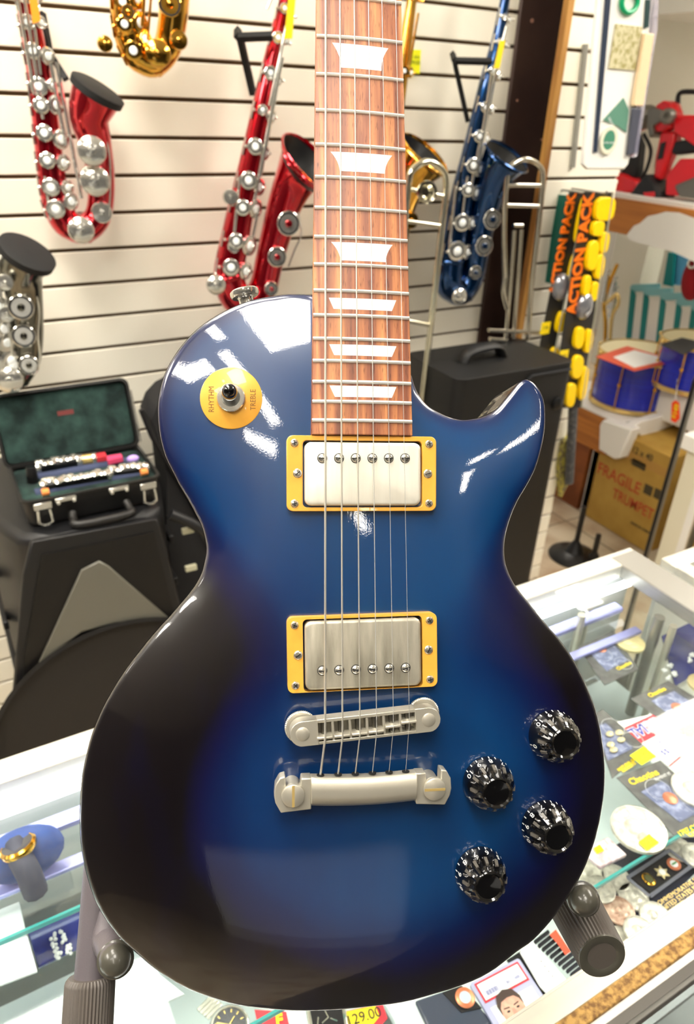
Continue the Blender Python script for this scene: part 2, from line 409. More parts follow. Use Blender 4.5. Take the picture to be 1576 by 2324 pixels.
def ztop(x, y): return float(dome([(x, y)])[0][0])
def place(px, py, lift=0):
    """the point of the carved top (raised by lift mm) seen at a pixel"""
    z = A_TOP
    for _ in range(12):
        p = gat(px, py, z+lift, B_); z = (ztop(p.x, p.y)-B_*p.y)*1000
    return gat(px, py, z+lift, B_)
NB = Vector((0, -B_, 1)).normalized()
# neck and fretboard
S_ = .62865
def fret(nf): return S_/2**(nf/12)
def halfw(y): return (.0430+(.0570-.0430)*(S_-y)/.4522)/2
M_rose = bpy.data.materials.new('rosewood'); M_rose.use_nodes = True
n = M_rose.node_tree.nodes; l = M_rose.node_tree.links; bs = n['Principled BSDF']
tc = n.new('ShaderNodeTexCoord'); mp = n.new('ShaderNodeMapping'); mp.inputs['Scale'].default_value = (190, 7, 30); l.new(tc.outputs['Object'], mp.inputs[0])
nz = n.new('ShaderNodeTexNoise'); nz.inputs['Scale'].default_value = 1; nz.inputs['Detail'].default_value = 5; nz.inputs['Distortion'].default_value = .4; l.new(mp.outputs[0], nz.inputs['Vector'])
rp = n.new('ShaderNodeValToRGB'); cr = rp.color_ramp; cr.elements[0].position = .3; cr.elements[0].color = srgb(100, 58, 42); cr.elements[1].position = .72; cr.elements[1].color = srgb(214, 152, 96)
e = cr.elements.new(.44); e.color = srgb(142, 84, 58); e = cr.elements.new(.56); e.color = srgb(176, 112, 70)
l.new(nz.outputs['Fac'], rp.inputs[0])
mp2 = n.new('ShaderNodeMapping'); mp2.inputs['Scale'].default_value = (1400, 120, 30); l.new(tc.outputs['Object'], mp2.inputs[0])
n3 = n.new('ShaderNodeTexNoise'); n3.inputs['Scale'].default_value = 1; n3.inputs['Detail'].default_value = 2; l.new(mp2.outputs[0], n3.inputs['Vector'])
r3 = n.new('ShaderNodeValToRGB'); r3.color_ramp.elements[0].position = .3; r3.color_ramp.elements[0].color = (.32, .25, .22, 1); r3.color_ramp.elements[1].position = .4; r3.color_ramp.elements[1].color = (1, 1, 1, 1)
l.new(n3.outputs['Fac'], r3.inputs[0])
mx = n.new('ShaderNodeMix'); mx.data_type = 'RGBA'; mx.blend_type = 'MULTIPLY'; mx.inputs[0].default_value = .8
l.new(rp.outputs[0], mx.inputs[6]); l.new(r3.outputs[0], mx.inputs[7]); l.new(mx.outputs[2], bs.inputs['Base Color']); bs.inputs['Roughness'].default_value = .42
yb = gat(820, 986.5, 0).y
def radius_z(x): return -(x*x)/(2*.305)             # 12 inch board radius
def slab(y0_, y1_, zt, zb, xs=9, grow=0):
    b = MB(); vs = []; 
    for y in (y0_, y1_):
        w = halfw(y)+grow
        for k in range(xs): x = -w+2*w*k/(xs-1); vs.append((x, y, zt+radius_z(x)))
        for k in range(xs): x = w-2*w*k/(xs-1); vs.append((x, y, zb))
    m = 2*xs; fs = [(k, (k+1) % m, m+(k+1) % m, m+k) for k in range(m)]+[tuple(range(m)), tuple(range(m, 2*m))]
    b.add(vs, fs); return b
fb = slab(yb, S_-.002, 0, -.0062).build('fretboard', M_rose, guitar, local=True, bevel=.0004)
M_fret = mat('fret_wire', (236, 235, 228), .25, .45)
for k in range(1, 23):
    b = MB(); y = fret(k); w = halfw(y)-.0003; pp = []
    for i in range(9): x = -w+2*w*i/8; pp.append((x, y, radius_z(x)+.0001))
    b.tube(pp, .00112, 8).build('fret', M_fret, fb, local=True)
M_pearl = mat('pearl_inlay', (240, 243, 242), .22, coat=.6, noise=((205, 214, 212), 30, .5, .75))
INL = {9: ((754.6, 95.8), (882.2, 108.7), (866.5, 160.4), (774, 152.6), 3.2), 12: ((751, 343.3), (891.2, 352), (874.7, 393.9), (771.4, 387.4), 3), 15: ((752.4, 548.4), (892.3, 554.9), (877.3, 594.7), (772.9, 590.4), 3), 17: ((746.6, 674.8), (900.3, 680.8), (890.2, 705.5), (757.8, 700.6), 0), 19: ((747.7, 780.5), (900.9, 785.2), (890.2, 809.5), (758.9, 805.6), 0), 21: ((748.5, 874.5), (900.9, 877.7), (890.2, 902.5), (760.6, 900.3), 0)}
for k, (a, b_, c, d, cv) in INL.items():
    A, B2, C2, D = [gat(*q) for q in (a, b_, c, d)]
    def curve(p, q, s):
        out = []
        for i in range(6):
            t = i/6; v = p.lerp(q, t); v.x += s*4*t*(1-t)*cv*.0004; out.append((v.x, v.y))
        return out
    R_ = curve(B2, C2, -1)+[(C2.x, C2.y)]; L_ = (curve(D, A, 1)+[(A.x, A.y)])[::-1]; m = len(R_); b = MB(); nc = 11; vs = []
    for j in range(m):
        for i in range(nc):
            t = i/(nc-1); x = L_[j][0]*(1-t)+R_[j][0]*t; y = L_[j][1]*(1-t)+R_[j][1]*t
            vs.append((x, y, radius_z(x)+.00006))
    b.add(vs, [(j*nc+i, (j+1)*nc+i, (j+1)*nc+i+1, j*nc+i+1) for j in range(m-1) for i in range(nc-1)])
    b.build('inlay', M_pearl, fb, local=True, smooth=True)
for k in (3, 5, 7):
    y = (fret(k)+fret(k-1))/2; h = (fret(k-1)-fret(k))*.3; b = MB()
    b.prism([(-.0155, y+h), (-.0115, y-h), (.0115, y-h), (.0155, y+h)], .0008, -.0007).build('inlay', M_pearl, fb, local=True, smooth=False)
M_neck = mat('dark_neck_lacquer', (16, 18, 30), .2, coat=1)
b = MB(); vs = []; rows = [(.165, 1.0, .040), (.243, 1.0, .038), (.262, 1.02, .026), (.285, 1.0, .0175), (S_-.02, 1.0, .0155), (S_, 1.0, .016)]
for y, g, dp in rows:
    w = halfw(y)*g-.0004
    for i in range(13):
        t = PI*i/12; vs.append((math.cos(t)*w, y, -.0062-math.sin(t)**.8*dp))
m = 13
b.add(vs, [(r*m+i, r*m+i+1, (r+1)*m+i+1, (r+1)*m+i) for r in range(len(rows)-1) for i in range(m-1)]+[(r*m+m-1, r*m, (r+1)*m, (r+1)*m+m-1) for r in range(len(rows)-1)]+[tuple(range(m)), tuple(range((len(rows)-1)*m, len(rows)*m))])
b.build('neck', M_neck, guitar, local=True)
b = MB(); T = Matrix.Translation((0, S_, -.004))@Matrix.Rotation(math.radians(-15), 4, 'X')
b.prism([(-.022, 0), (.022, 0), (.035, .03), (.04, .17), (.02, .165), (0, .185), (-.02, .165), (-.04, .17), (-.035, .03)], .015, -.015, T).build('headstock', M_neck, guitar, local=True, bevel=.001)
b = MB(); b.box((-.0215, S_-.002, -.006), (.0215, S_+.003, .0015)); b.build('nut', M_white, guitar, local=True, bevel=.0003)
# pickups
M_cream = mat('amber_cream_plastic', (238, 176, 70), .3, coat=.5, noise=((222, 158, 62), 60, .45, .8))
M_cov = mat('brushed_nickel_cover', (240, 236, 222), .33, .3, noise=((222, 216, 200), 14, .3, .8), stretch=(12, 1.2, 1))
M_cov2 = mat('tarnished_nickel_cover', (150, 145, 130), .36, .45, noise=((206, 200, 182), 14, .38, .72), stretch=(8, 1.2, 1), bump=.08, bscale=300)
def pickup(corner, lift, cover, poles, cm, row_lab):
    cs = [gat(*q, a=A_TOP+lift, b=B_) for q in corner]           # TL TR BR BL
    c = sum(cs, Vector())/4; xd = (cs[1]-cs[0]+cs[2]-cs[3]); yd = (cs[0]-cs[3]+cs[1]-cs[2])
    W = xd.length/2; Hh = yd.length/2; T = frame(c, xd, yd)
    ccs = [T.inverted()@gat(*q, a=A_TOP+lift+.8, b=B_) for q in cover]
    cw = (ccs[1].x-ccs[0].x); ch = ccs[0].y-ccs[1].y if False else abs(ccs[1].y-ccs[0].y); cc = ((ccs[0].x+ccs[1].x)/2, (ccs[0].y+ccs[1].y)/2)
    pk = MB()
    # ring as a frame: outer outline with a window
    o_ = rrect(W, Hh, .0035, 6); i_ = rrect(cw+.0016, ch+.0016, .0025, 6, *cc); nn = len(o_)
    vs = []; zb = -lift*mm-.012
    for z, A in ((0, o_), (0, i_), (zb, i_), (zb, o_)): vs += [T@Vector((x, y, z)) for x, y in A]
    fs = []
    for a, d in ((0, 1), (1, 2), (3, 0)):
        for i in range(nn): j = (i+1) % nn; fs.append((a*nn+i, a*nn+j, d*nn+j, d*nn+i))
    pk.add(vs, fs); ring = pk.build('pickup_ring', M_cream, guitar, local=True, bevel=.0006, seg=3)
    dk = MB(T); dk.box((cc[0]-cw/2, cc[1]-ch/2, zb), (cc[0]+cw/2, cc[1]+ch/2, -.0045)); dk.build('cavity_shade', M_blackm, ring, local=True)
    cv = MB(); rr = [(.0, .0), (.0012, .0004), (.0018, .0018)]
    levels = [(rrect(cw-.0036, ch-.0036, .003, 6, *cc), .0018), (rrect(cw-.0020, ch-.0020, .0034, 6, *cc), .0015), (rrect(cw-.0007, ch-.0007, .0036, 6, *cc), .0008), (rrect(cw-.0003, ch-.0003, .0038, 6, *cc), -.0005), (rrect(cw-.0003, ch-.0003, .0038, 6, *cc), -.004)]
    vs = []; fs = []
    for A, z in levels: vs += [T@Vector((x, y, z)) for x, y in A]
    for a in range(len(levels)-1):
        for i in range(nn): j = (i+1) % nn; fs.append((a*nn+i, (a+1)*nn+i, (a+1)*nn+j, a*nn+j))
    fs.append(tuple(range(nn))); cv.add(vs, fs); co_ = cv.build('pickup_cover', cm, guitar, local=True, angle=60)
    for q in poles:
        p = T.inverted()@gat(*q, a=A_TOP+lift+1.8, b=B_); rot = random.uniform(-.25, .25)
        b = MB(T); b.lathe([(.0028, 0), (.0028, .0002), (.0027, .0004)], (p.x, p.y, .0017)); b.build('pole_recess', M_blackm, co_, local=True)
        b = MB(T); b.lathe([(.00245, 0), (.00245, .0004), (.0021, .0009), (.0012, .0013), (.0002, .0014)], (p.x, p.y, .0018)); ps = b.build('pole_screw', M_chrome, co_, local=True)
        b = MB(T@Matrix.Translation((p.x, p.y, 0))@Matrix.Rotation(rot, 4, 'Z')); b.box((-.0022, -.00028, .0026), (.0022, .00028, .0033)); b.build('slot', M_blackm, co_, local=True)
    for sx in (-1, 1):
        for sy in (-1, 0, 1):
            x = sx*(W/2-.0043); y = sy*(Hh/2-.0043)
            if sy == 0: x = sx*(W/2-.006) if sx < 0 else (W/2-.005)
            r = .0019 if sy else .0022
            b = MB(T); b.lathe([(r+.0003, 0), (r+.0003, .0002), (r, .0003), (r*.85, .0008), (.0002, .001)], (x, y, 0)); s_ = b.build('ring_screw', M_chrome, ring, local=True)
            b = MB(T@Matrix.Translation((x, y, 0))@Matrix.Rotation(random.uniform(.2, 1.2), 4, 'Z'))
            b.box((-r*.75, -.00022, .0006), (r*.75, .00022, .0011))
            if sy: b.box((-.00022, -r*.75, .0006), (.00022, r*.75, .00112))
            b.build('screw_slot', M_blackm, s_, local=True)
pickup(((650.5, 988), (991, 990.5), (991, 1160), (651.5, 1160)), 3, ((691, 1002), (956, 1148)), [(x, 1040) for x in (731.8, 770, 807.8, 845.5, 882.7, 919.8)], M_cov, 'neck')
pickup(((651.5, 1402), (992, 1390), (993.5, 1558), (653, 1574)), 5.5, ((690.8, 1410), (957.5, 1556)), [(x, 1522-1.3*i) for i, x in enumerate((731.8, 770, 808.4, 846, 883.8, 921.2))], M_cov2, 'bridge')
# bridge
pl, pr = gat(687.5, 1666.5, 1.0), gat(973.5, 1634, 1.0)
T = frame((pl+pr)/2, pr-pl, NB.cross(pr-pl)); L2 = (pr-pl).length/2
br = MB(T); arcL = [(-L2+.0068*math.cos(PI/2+PI*i/10), .0068*math.sin(PI/2+PI*i/10)) for i in range(11)]
arcR = [(L2+.0068*math.cos(-PI/2+PI*i/10), .0068*math.sin(-PI/2+PI*i/10)) for i in range(11)]
br.prism(arcL+[(-L2+.0085, -.0068), (-L2+.0085, .0068)], .0095, -.0095); br.prism(arcR+[(L2-.0075, .0068), (L2-.0075, -.0068)], .0095, -.0095)
br.box((-L2, .0050, -.0095), (L2, .0068, -.0002)); br.box((-L2, -.0068, -.0095), (L2, -.0052, -.0002))
sx_ = [T.inverted()@gat(x, y, 1.0) for x, y in ((736, 1652), (775.4, 1648), (815, 1644), (852.8, 1640), (891.3, 1634), (927.4, 1628))]
for i in range(7):
    x = (sx_[0].x-.0049) if i == 0 else (sx_[5].x+.0049) if i == 6 else (sx_[i-1].x+sx_[i].x)/2
    br.box((x-.0007, -.0055, -.0095), (x+.0007, .0055, -.0004))
br.box((-L2+.008, -.0055, -.0095), (L2-.007, .0055, -.0085))
bridge = br.build('bridge', M_satin, guitar, local=True, bevel=.0004)
so = (-.0032, -.0032, -.0032, -.003, -.0012, .0002)
for i, p in enumerate(sx_):
    b = MB(T); y = so[i]; b.add([(p.x-.0042, y-.0018, -.004), (p.x+.0042, y-.0018, -.004), (p.x+.0042, y+.0018, -.004), (p.x-.0042, y+.0018, -.004), (p.x-.0042, y-.0006, .0012), (p.x+.0042, y-.0006, .0012), (p.x+.0042, y+.0006, .0012), (p.x-.0042, y+.0006, .0012)], [(0, 3, 2, 1), (4, 5, 6, 7), (0, 1, 5, 4), (1, 2, 6, 5), (2, 3, 7, 6), (3, 0, 4, 7)])
    sd = b.build('saddle', M_satin, bridge, local=True, bevel=.0003)
    b = MB(T); b.cyl((p.x, -.005, -.0032), (p.x, .005, -.0032), .0016, n=12); b.build('saddle_screw', M_dsteel, bridge, local=True)
M_knurl = M_satin
for s, p in ((-1, pl), (1, pr)):
    q = T.inverted()@p; b = MB(T); b.lathe([(.0038, -.0140), (.0038, .0001), (.0030, .0005), (.0002, .0006)], (s*L2, 0, 0)); b.build('bridge_post', M_satin, bridge, local=True)
    b = MB(T); prof = []
    nk = 56; vs = []
    for z, dr in ((-.0136, -.0006), (-.0131, 0), (-.0118, 0), (-.0113, -.0006)):
        for k in range(nk*2): t = PI*k/nk; r = .0092+dr-(.0003 if k % 2 else 0); vs.append((s*L2+r*math.cos(t), r*math.sin(t), z))
    m = nk*2; b.add(vs, [(a*m+k, a*m+(k+1) % m, (a+1)*m+(k+1) % m, (a+1)*m+k) for a in range(3) for k in range(m)]+[tuple(range(m)), tuple(range(3*m, 4*m))])
    b.build('thumb_wheel', M_satin, bridge, local=True, smooth=False)
# tailpiece
sl, sr = gat(665.5, 1803, A_TOP+15, B_), gat(985, 1788, A_TOP+15, B_)
T = frame((sl+sr)/2, sr-sl, NB.cross(sr-sl)); L2 = (sr-sl).length/2
tp = MB(T); w = L2-.0098
prof = [(.0088, -.0065), (.0088, -.0005), (.0072, .0012), (.003, .0022), (-.0015, .0021), (-.0050, .0009), (-.0074, -.0020), (-.0084, -.0060)]
vs = []; nxs = 17
for i in range(nxs):
    x = -w+2*w*i/(nxs-1); bow = -.0012*(1-(x/w)**2)
    vs += [(x, y+bow, z) for y, z in prof]
m = len(prof); tp.add(vs, [(i*m+k, i*m+(k+1) % m, (i+1)*m+(k+1) % m, (i+1)*m+k) for i in range(nxs-1) for k in range(m)]+[tuple(range(m)), tuple(range((nxs-1)*m, nxs*m))])
tail = tp.build('tailpiece', M_satin, guitar, local=True, bevel=.0004, angle=50)
for s in (-1, 1):
    lug = [(-.0305, .0085), (-.0360, .0085), (-.0366, .003), (-.0444, .003), (-.0447, .0100), (-.0478, .0092), (-.0502, .005), (-.0507, -.001), (-.0500, -.0045), (-.0470, -.0100), (-.0305, -.0088)]
    lug = [(-s*(x)*(1) if s > 0 else x, y) for x, y in lug]; lug = [((x+(L2-.0405) if x > 0 else x-(L2-.0405)), y) for x, y in lug]
    b = MB(T); b.prism(lug if s < 0 else lug[::-1], .0085, -.0085); b.build('tailpiece_lug', M_satin, tail, local=True, bevel=.0006)
    b = MB(T); b.lathe([(.0048, -.016), (.0048, -.0035), (.0036, -.003), (.0036, .0002), (.0062, .0004), (.0064, .0012), (.0062, .0024), (.0056, .0028)], (s*L2, 0, 0), n=32); sd = b.build('stud', M_satin, tail, local=True)
    b = MB(T@Matrix.Translation((s*L2, 0, 0))@Matrix.Rotation(PI/2 if s < 0 else .0, 4, 'Z')); b.box((-.0058, -.0007, .0023), (.0058, .0007, .0029)); b.build('stud_slot', M_brass, sd, local=True)
    b = MB(T); b.lathe([(.0062, -.0205), (.0068, -.018), (.0062, -.016)], (s*L2, 0, 0), n=28); b.build('stud_bushing', M_dsteel, tail, local=True)
tx = [T.inverted()@gat(x, y, A_TOP+14, B_) for x, y in ((728.5, 1766), (768.7, 1766), (808, 1764), (847, 1759), (885, 1755), (923, 1746))]
for p in tx:
    b = MB(T); b.cyl((p.x, .0085, -.003), (p.x, .00905, -.003), .0021, n=16); b.build('string_hole', M_blackm, tail, local=True)
# strings
SY = (740, 772.3, 804.7, 837, 867.6, 898.8); DIA = (1.17, .94, .7, .45, .33, .26)
M_str = mat('wound_string', (222, 218, 206), .28, .6); M_pla = mat('plain_string', (232, 231, 226), .2, .6)
for i in range(6):
    p0 = T@Vector((tx[i].x, .0088, -.003))
    sp = frame((pl+pr)/2, pr-pl, NB.cross(pr-pl))@Vector((sx_[i].x, so[i], .0016))
    p7 = gat(SY[i], 0, 1.9); d = (p7-sp); e = sp+d*((S_-sp.y)/d.y); e.z = .001
    b = MB(); b.tube([p0, sp, sp+(e-sp)*.5, e], DIA[i]*mm/2*1.05, 8).build('string', M_str if i < 3 else M_pla, guitar, local=True)
# selector switch
pc = place(525, 903.5, 1.0)
def nrm(p, h=.004):
    zx = (ztop(p.x+h, p.y)-ztop(p.x-h, p.y))/(2*h); zy = (ztop(p.x, p.y+h)-ztop(p.x, p.y-h))/(2*h); return Vector((-zx, -zy, 1)).normalized()
nn_ = nrm(pc, .012); nn_ = (nn_+NB).normalized()
T = frame(pc, Vector((1, 0, 0))-nn_*nn_.x, nn_.cross(Vector((1, 0, 0))))
r = .0172
b = MB(T); b.lathe([(r, -.004), (r, -.0002), (r-.0003, 0)], n=56); plate = b.build('switch_plate', M_cream, guitar, local=True)
M_foil = mat('worn_brown_print', (110, 72, 30), .6)
for txt, x in (('RHYTHM', -.0108), ('TREBLE', .0122)):
    TT = T@Matrix.Translation((x, -.0008, 0))@Matrix.Rotation(PI/2, 4, 'Z')
    b = lettering(txt, .0043, TT, M_foil, 'raw', depth=.00006, sx=.84); b.build('lettering', M_foil, plate, local=True, smooth=False)
b = MB(T); nk = 40; vs = []
for z, rr_, kk in ((0, .0080, 1), (.0022, .0080, 1), (.0028, .0074, 0), (.0030, .0052, 0), (.0012, .0046, 0), (.0010, .003, 0)):
    for k in range(nk*2): t = PI*k/nk; q = rr_-(.0003 if (k % 2 and kk) else 0); vs.append((q*math.cos(t), q*math.sin(t), z))
m = nk*2; b.add(vs, [(a*m+k, a*m+(k+1) % m, (a+1)*m+(k+1) % m, (a+1)*m+k) for a in range(5) for k in range(m)]+[tuple(range(5*m, 6*m))])
b.build('switch_nut', M_chrome, guitar, local=True, angle=30)
tv = (Vector((.0, .16, 1))).normalized()
b = MB(T); b.lathe([(.0016, 0), (.0016, .006), (.0034, .0062), (.0042, .008), (.0043, .0105), (.0036, .0135), (.0022, .0152), (.0003, .0158)], (0, 0, .001), tv, n=28); b.build('switch_tip', mat('gloss_black', (6, 6, 7), .06, coat=1), guitar, local=True)
# strap button
pb = gat(563, 698, A_RIM-17, B_); ax = (gat(549, 640, A_RIM-17, B_)-pb).normalized()
b = MB(); b.lathe([(.0052, -.006), (.0052, .0008), (.0044, .0016), (.0044, .0052), (.0050, .0060), (.0078, .0064), (.0086, .0078), (.0086, .0096), (.0078, .0104), (.0040, .0106)], tuple(pb), ax, n=32); b.build('strap_button', M_chrome, guitar, local=True)
# knobs
M_knob = mat('black_knob', (8, 8, 9), .12, coat=1); M_kn2 = mat('knob_clear_edge', (92, 88, 82), .25)
M_num = mat('knob_numbers', (235, 235, 232), .5)
KN = [((1284, 1688), 138, 'top'), ((1129, 1800), 150, ''), ((1267, 1902), 200, ''), ((1111, 2013), 200, '')]
for (px, py), a0, _ in KN:
    p = place(px, py, 18); q = Vector((p.x, p.y, ztop(p.x, p.y)))
    nv = (nrm(q, .01)*.6+NB).normalized(); q = p-nv*.018
    T = frame(q, Vector((1, 0, 0))-nv*nv.x, nv.cross(Vector((1, 0, 0))))
    kb = MB(T); nk = 48; vs = []
    prof = [(.0146, .0006, 0), (.0149, .0018, 0), (.0143, .0050, 0), (.0134, .0092, 0), (.0131, .0104, 1), (.0120, .0135, 1), (.0100, .0165, 1), (.0088, .0182, 0), (.0080, .0187, 0), (.0070, .0178, 0), (.0010, .0170, 0)]
    for rr_, z, kk in prof:
        for k in range(nk): t = 2*PI*k/nk; g = rr_-(.0011 if (k % 3 == 0 and kk) else 0); vs.append((g*math.cos(t), g*math.sin(t), z))
    kb.add(vs, [(a*nk+k, a*nk+(k+1) % nk, (a+1)*nk+(k+1) % nk, (a+1)*nk+k) for a in range(len(prof)-1) for k in range(nk)]+[tuple(range(nk))[::-1], tuple(range((len(prof)-1)*nk, len(prof)*nk))])
    knob = kb.build('control_knob', M_knob, guitar, local=True, angle=28)
    rb = MB(T)
    for k in range(12):
        t = 2*PI*k/12; T2 = Matrix.Rotation(t, 4, 'Z')
        vs = [T2@Vector(v) for v in ((.0134, -.0009, .0106), (.0134, .0009, .0106), (.0117, .0008, .0148), (.0117, -.0008, .0148), (.0116, -.0008, .0104), (.0116, .0008, .0104), (.0100, .0007, .0146), (.0100, -.0007, .0146))]
        rb.add(vs, [(0, 1, 2, 3), (7, 6, 5, 4), (0, 4, 5, 1), (2, 6, 7, 3), (1, 5, 6, 2), (0, 3, 7, 4)])
    rb.build('grip_rib', M_kn2, knob, local=True)
    nb = MB(T)
    for d in range(21):
        t = math.radians(a0-d*15); cr_, sr_ = math.cos(t), math.sin(t)
        def onskirt(h, off=.00016):
            rr_ = .0149-(h-.0018)*(.0149-.0134)/.0074; return Vector((cr_*(rr_+off), sr_*(rr_+off), h))
        up = (onskirt(.009)-onskirt(.003)).normalized(); xd = Vector((-sr_, cr_, 0))
        o_ = onskirt(.0022); fr = frame(o_, xd, up)
        nb.add([fr@Vector(v) for v in ((-.00028, 0, 0), (.00028, 0, 0), (.00028, .0021, 0), (-.00028, .0021, 0))], [(0, 1, 2, 3)])
        if d % 2 == 0:
            tx_ = lettering(str(10-d//2), .0050, frame(onskirt(.0067), xd, up), M_num, 'raw', depth=.00004)
            nb.add(tx_.v, tx_.f)
    nb.build('number_ring', M_num, knob, local=True, smooth=False)
# ------------------------------------------------------------------ guitar stand (modelled in the guitar's frame, legs down to the glass)
stand = thing('guitar_stand', 'dark grey tube guitar stand with ribbed rubber arms and dark tips holding the blue guitar', 'stand', (0, 0, 0))
gw = lambda v: GM@Vector(v)
M_stand = mat('grey_powder_coat', (92, 86, 90), .42, bump=.1, bscale=900)
M_tip = mat('dark_rubber_tip', (72, 70, 62), .3, coat=.3)
def knurl(p0, p1, r0, r1, n=44, amp=.045):
    b = MB(); d = (p1-p0).normalized(); x = d.orthogonal().normalized(); y = d.cross(x); vs = []; st = [(0, .86), (.03, .97), (.06, 1), (.94, 1), (.97, .985), (1, .93)]
    for s, g in st:
        for k in range(2*n):
            t = PI*k/n; r = (r0+(r1-r0)*s)*g*(1-(amp if k % 2 else 0)); vs.append(p0+(p1-p0)*s+(x*math.cos(t)+y*math.sin(t))*r)
    m = 2*n; b.add(vs, [(a*m+k, a*m+(k+1) % m, (a+1)*m+(k+1) % m, (a+1)*m+k) for a in range(len(st)-1) for k in range(m)]+[tuple(range(m)), tuple(range((len(st)-1)*m, len(st)*m))])
    return b
zb = A_RIM-48
# left arm: tube coming down from behind the body into a ribbed sleeve
a0 = gw(gat(232, 1900, zb-14, B_)); a1 = gw(gat(205, 2225, zb+8, B_)); a2 = gw(gat(190, 2480, zb+26, B_))
MB().tube([a0, a1, a2], .0098, 20).build('arm_tube', M_stand, stand)
knurl(a1.lerp(a2, -.04), a2, .0150, .0150).build('ribbed_sleeve', M_rubber, stand)
c0 = gw(gat(262, 1990, zb-10, B_)); c1 = gw(gat(243, 2120, zb+6, B_)); c2 = gw(gat(262, 2178, zb+30, B_)); 
MB().tube([tuple(v) for v in spline([c0, c1, c1.lerp(c2, .5), c2], 4)], .0092, 18).build('cradle_arm', M_stand, stand)
fw = (GM.to_3x3()@NB).normalized()
b = MB(); tdir = (c2-c1).normalized(); b.lathe([(.0100, -.006), (.0106, -.001), (.0106, .0), (.0092, .001), (.0086, .004), (.0062, .0068), (.003, .0082), (.0003, .0086)], tuple(c2), (Vector(CAM)-c2).normalized()*.5+fw*.5, n=32, xr=(1, 0, 0)); b.build('round_tip', M_tip, stand)
# right arm
d0 = gw(gat(1302, 2050, zb-6, B_)); d1 = gw(gat(1367, 2170, zb+40, B_))
b = knurl(d0, d1, .0178, .0158); b.build('ribbed_sleeve', M_rubber, stand)
ax = (d1-d0).normalized(); b = MB(); b.lathe([(.0150, -.002), (.0149, .0004), (.0105, .0008), (.0084, -.0006), (.0076, -.0016), (.0002, -.0010)], tuple(d1), ax, n=36); b.build('sleeve_cap', M_tip, stand)
e0 = gw(gat(1290, 2010, zb-4, B_)); e1 = gw(gat(1326, 2042, zb+44, B_))
MB().tube([tuple(v) for v in spline([d0, e0.lerp(d0, .2), e0.lerp(e1, .5), e1], 4)], .0074, 18).build('cradle_arm', M_stand, stand)
b = MB(); b.lathe([(.0098, -.006), (.0102, -.0015), (.0098, .0), (.0086, .0004), (.0083, .003), (.0062, .0066), (.0034, .0086), (.0003, .0092)], tuple(e1), (Vector(CAM)-e1).normalized()*.6+fw*.4, n=32); b.build('round_tip', M_tip, stand)
# frame behind the body: cross bar, mast, legs
zc = A_RIM-48-16
xb0 = gw(Vector((-.12, -.10, zc*mm+B_*-.10))); xb1 = gw(Vector((.12, -.10, zc*mm+B_*-.10)))
MB().tube([a0, xb0, xb1, d0], .0085, 16).build('cross_bar', M_stand, stand)
mid = xb0.lerp(xb1, .5); mtop = gw(Vector((0, .12, (zc-10)*mm+B_*.12)))
MB().tube([mtop, mid], .0095, 16).build('mast', M_stand, stand)
ft = [Vector((mid.x-.10, .26, TOP+.006)), Vector((mid.x+.16, .30, TOP+.006)), Vector((mid.x+.10, mid.y+.18, TOP+.006))]
for f_ in ft[:2]:
    pass
MB().tube([mtop.lerp(mid, .3), Vector((mtop.x+.02, mtop.y+.10, TOP+.30)), Vector((mid.x+.05, mid.y+.13, TOP+.012))], .008, 14).build('leg', M_stand, stand)
# ================================================================== helpers for traced flat-sided things
def slab(pts, t, off=0, **pl):
    """outline traced at pixels, set on a plane of the room, given real thickness t towards the viewer side"""
    q = [at(x, y, **pl) for x, y in pts]
    if 'Y' in pl: T = frame(q[0], (1, 0, 0), (0, 0, 1))
    elif 'X' in pl: T = frame(q[0], (0, -1, 0), (0, 0, 1))
    else: T = frame(q[0], (1, 0, 0), (0, 1, 0))
    iv = T.inverted(); poly = [tuple((iv@p)[:2]) for p in q]
    b = MB(); b.prism(poly, t, off, T); return b
def glass(name, tint=(1, 1, 1), refl=1.45, rough=0.0):
    m = bpy.data.materials.new(name); m.use_nodes = True; n = m.node_tree.nodes; l = m.node_tree.links; n.clear()
    o = n.new('ShaderNodeOutputMaterial'); mx = n.new('ShaderNodeMixShader'); t = n.new('ShaderNodeBsdfTransparent'); g = n.new('ShaderNodeBsdfGlossy'); f = n.new('ShaderNodeFresnel')
    t.inputs[0].default_value = (*tint, 1); g.inputs['Roughness'].default_value = rough; f.inputs[0].default_value = refl
    ge = n.new('ShaderNodeNewGeometry'); mu = n.new('ShaderNodeMath'); mu.operation = 'MULTIPLY'; iv_ = n.new('ShaderNodeMath'); iv_.operation = 'SUBTRACT'; iv_.inputs[0].default_value = 1
    l.new(ge.outputs['Backfacing'], iv_.inputs[1]); l.new(iv_.outputs[0], mu.inputs[0]); l.new(f.outputs[0], mu.inputs[1]); l.new(mu.outputs[0], mx.inputs[0]); l.new(t.outputs[0], mx.inputs[1]); l.new(g.outputs[0], mx.inputs[2]); l.new(mx.outputs[0], o.inputs[0]); return m
M_glass = glass('clear_glass', (.975, .99, .985)); M_gedge = mat('teal_glass_edge', (70, 165, 160), .15, trans=.3, emit=((60, 170, 165), .12))
M_clear = glass('clear_plastic', (.9, .92, .97), 1.5, .05)
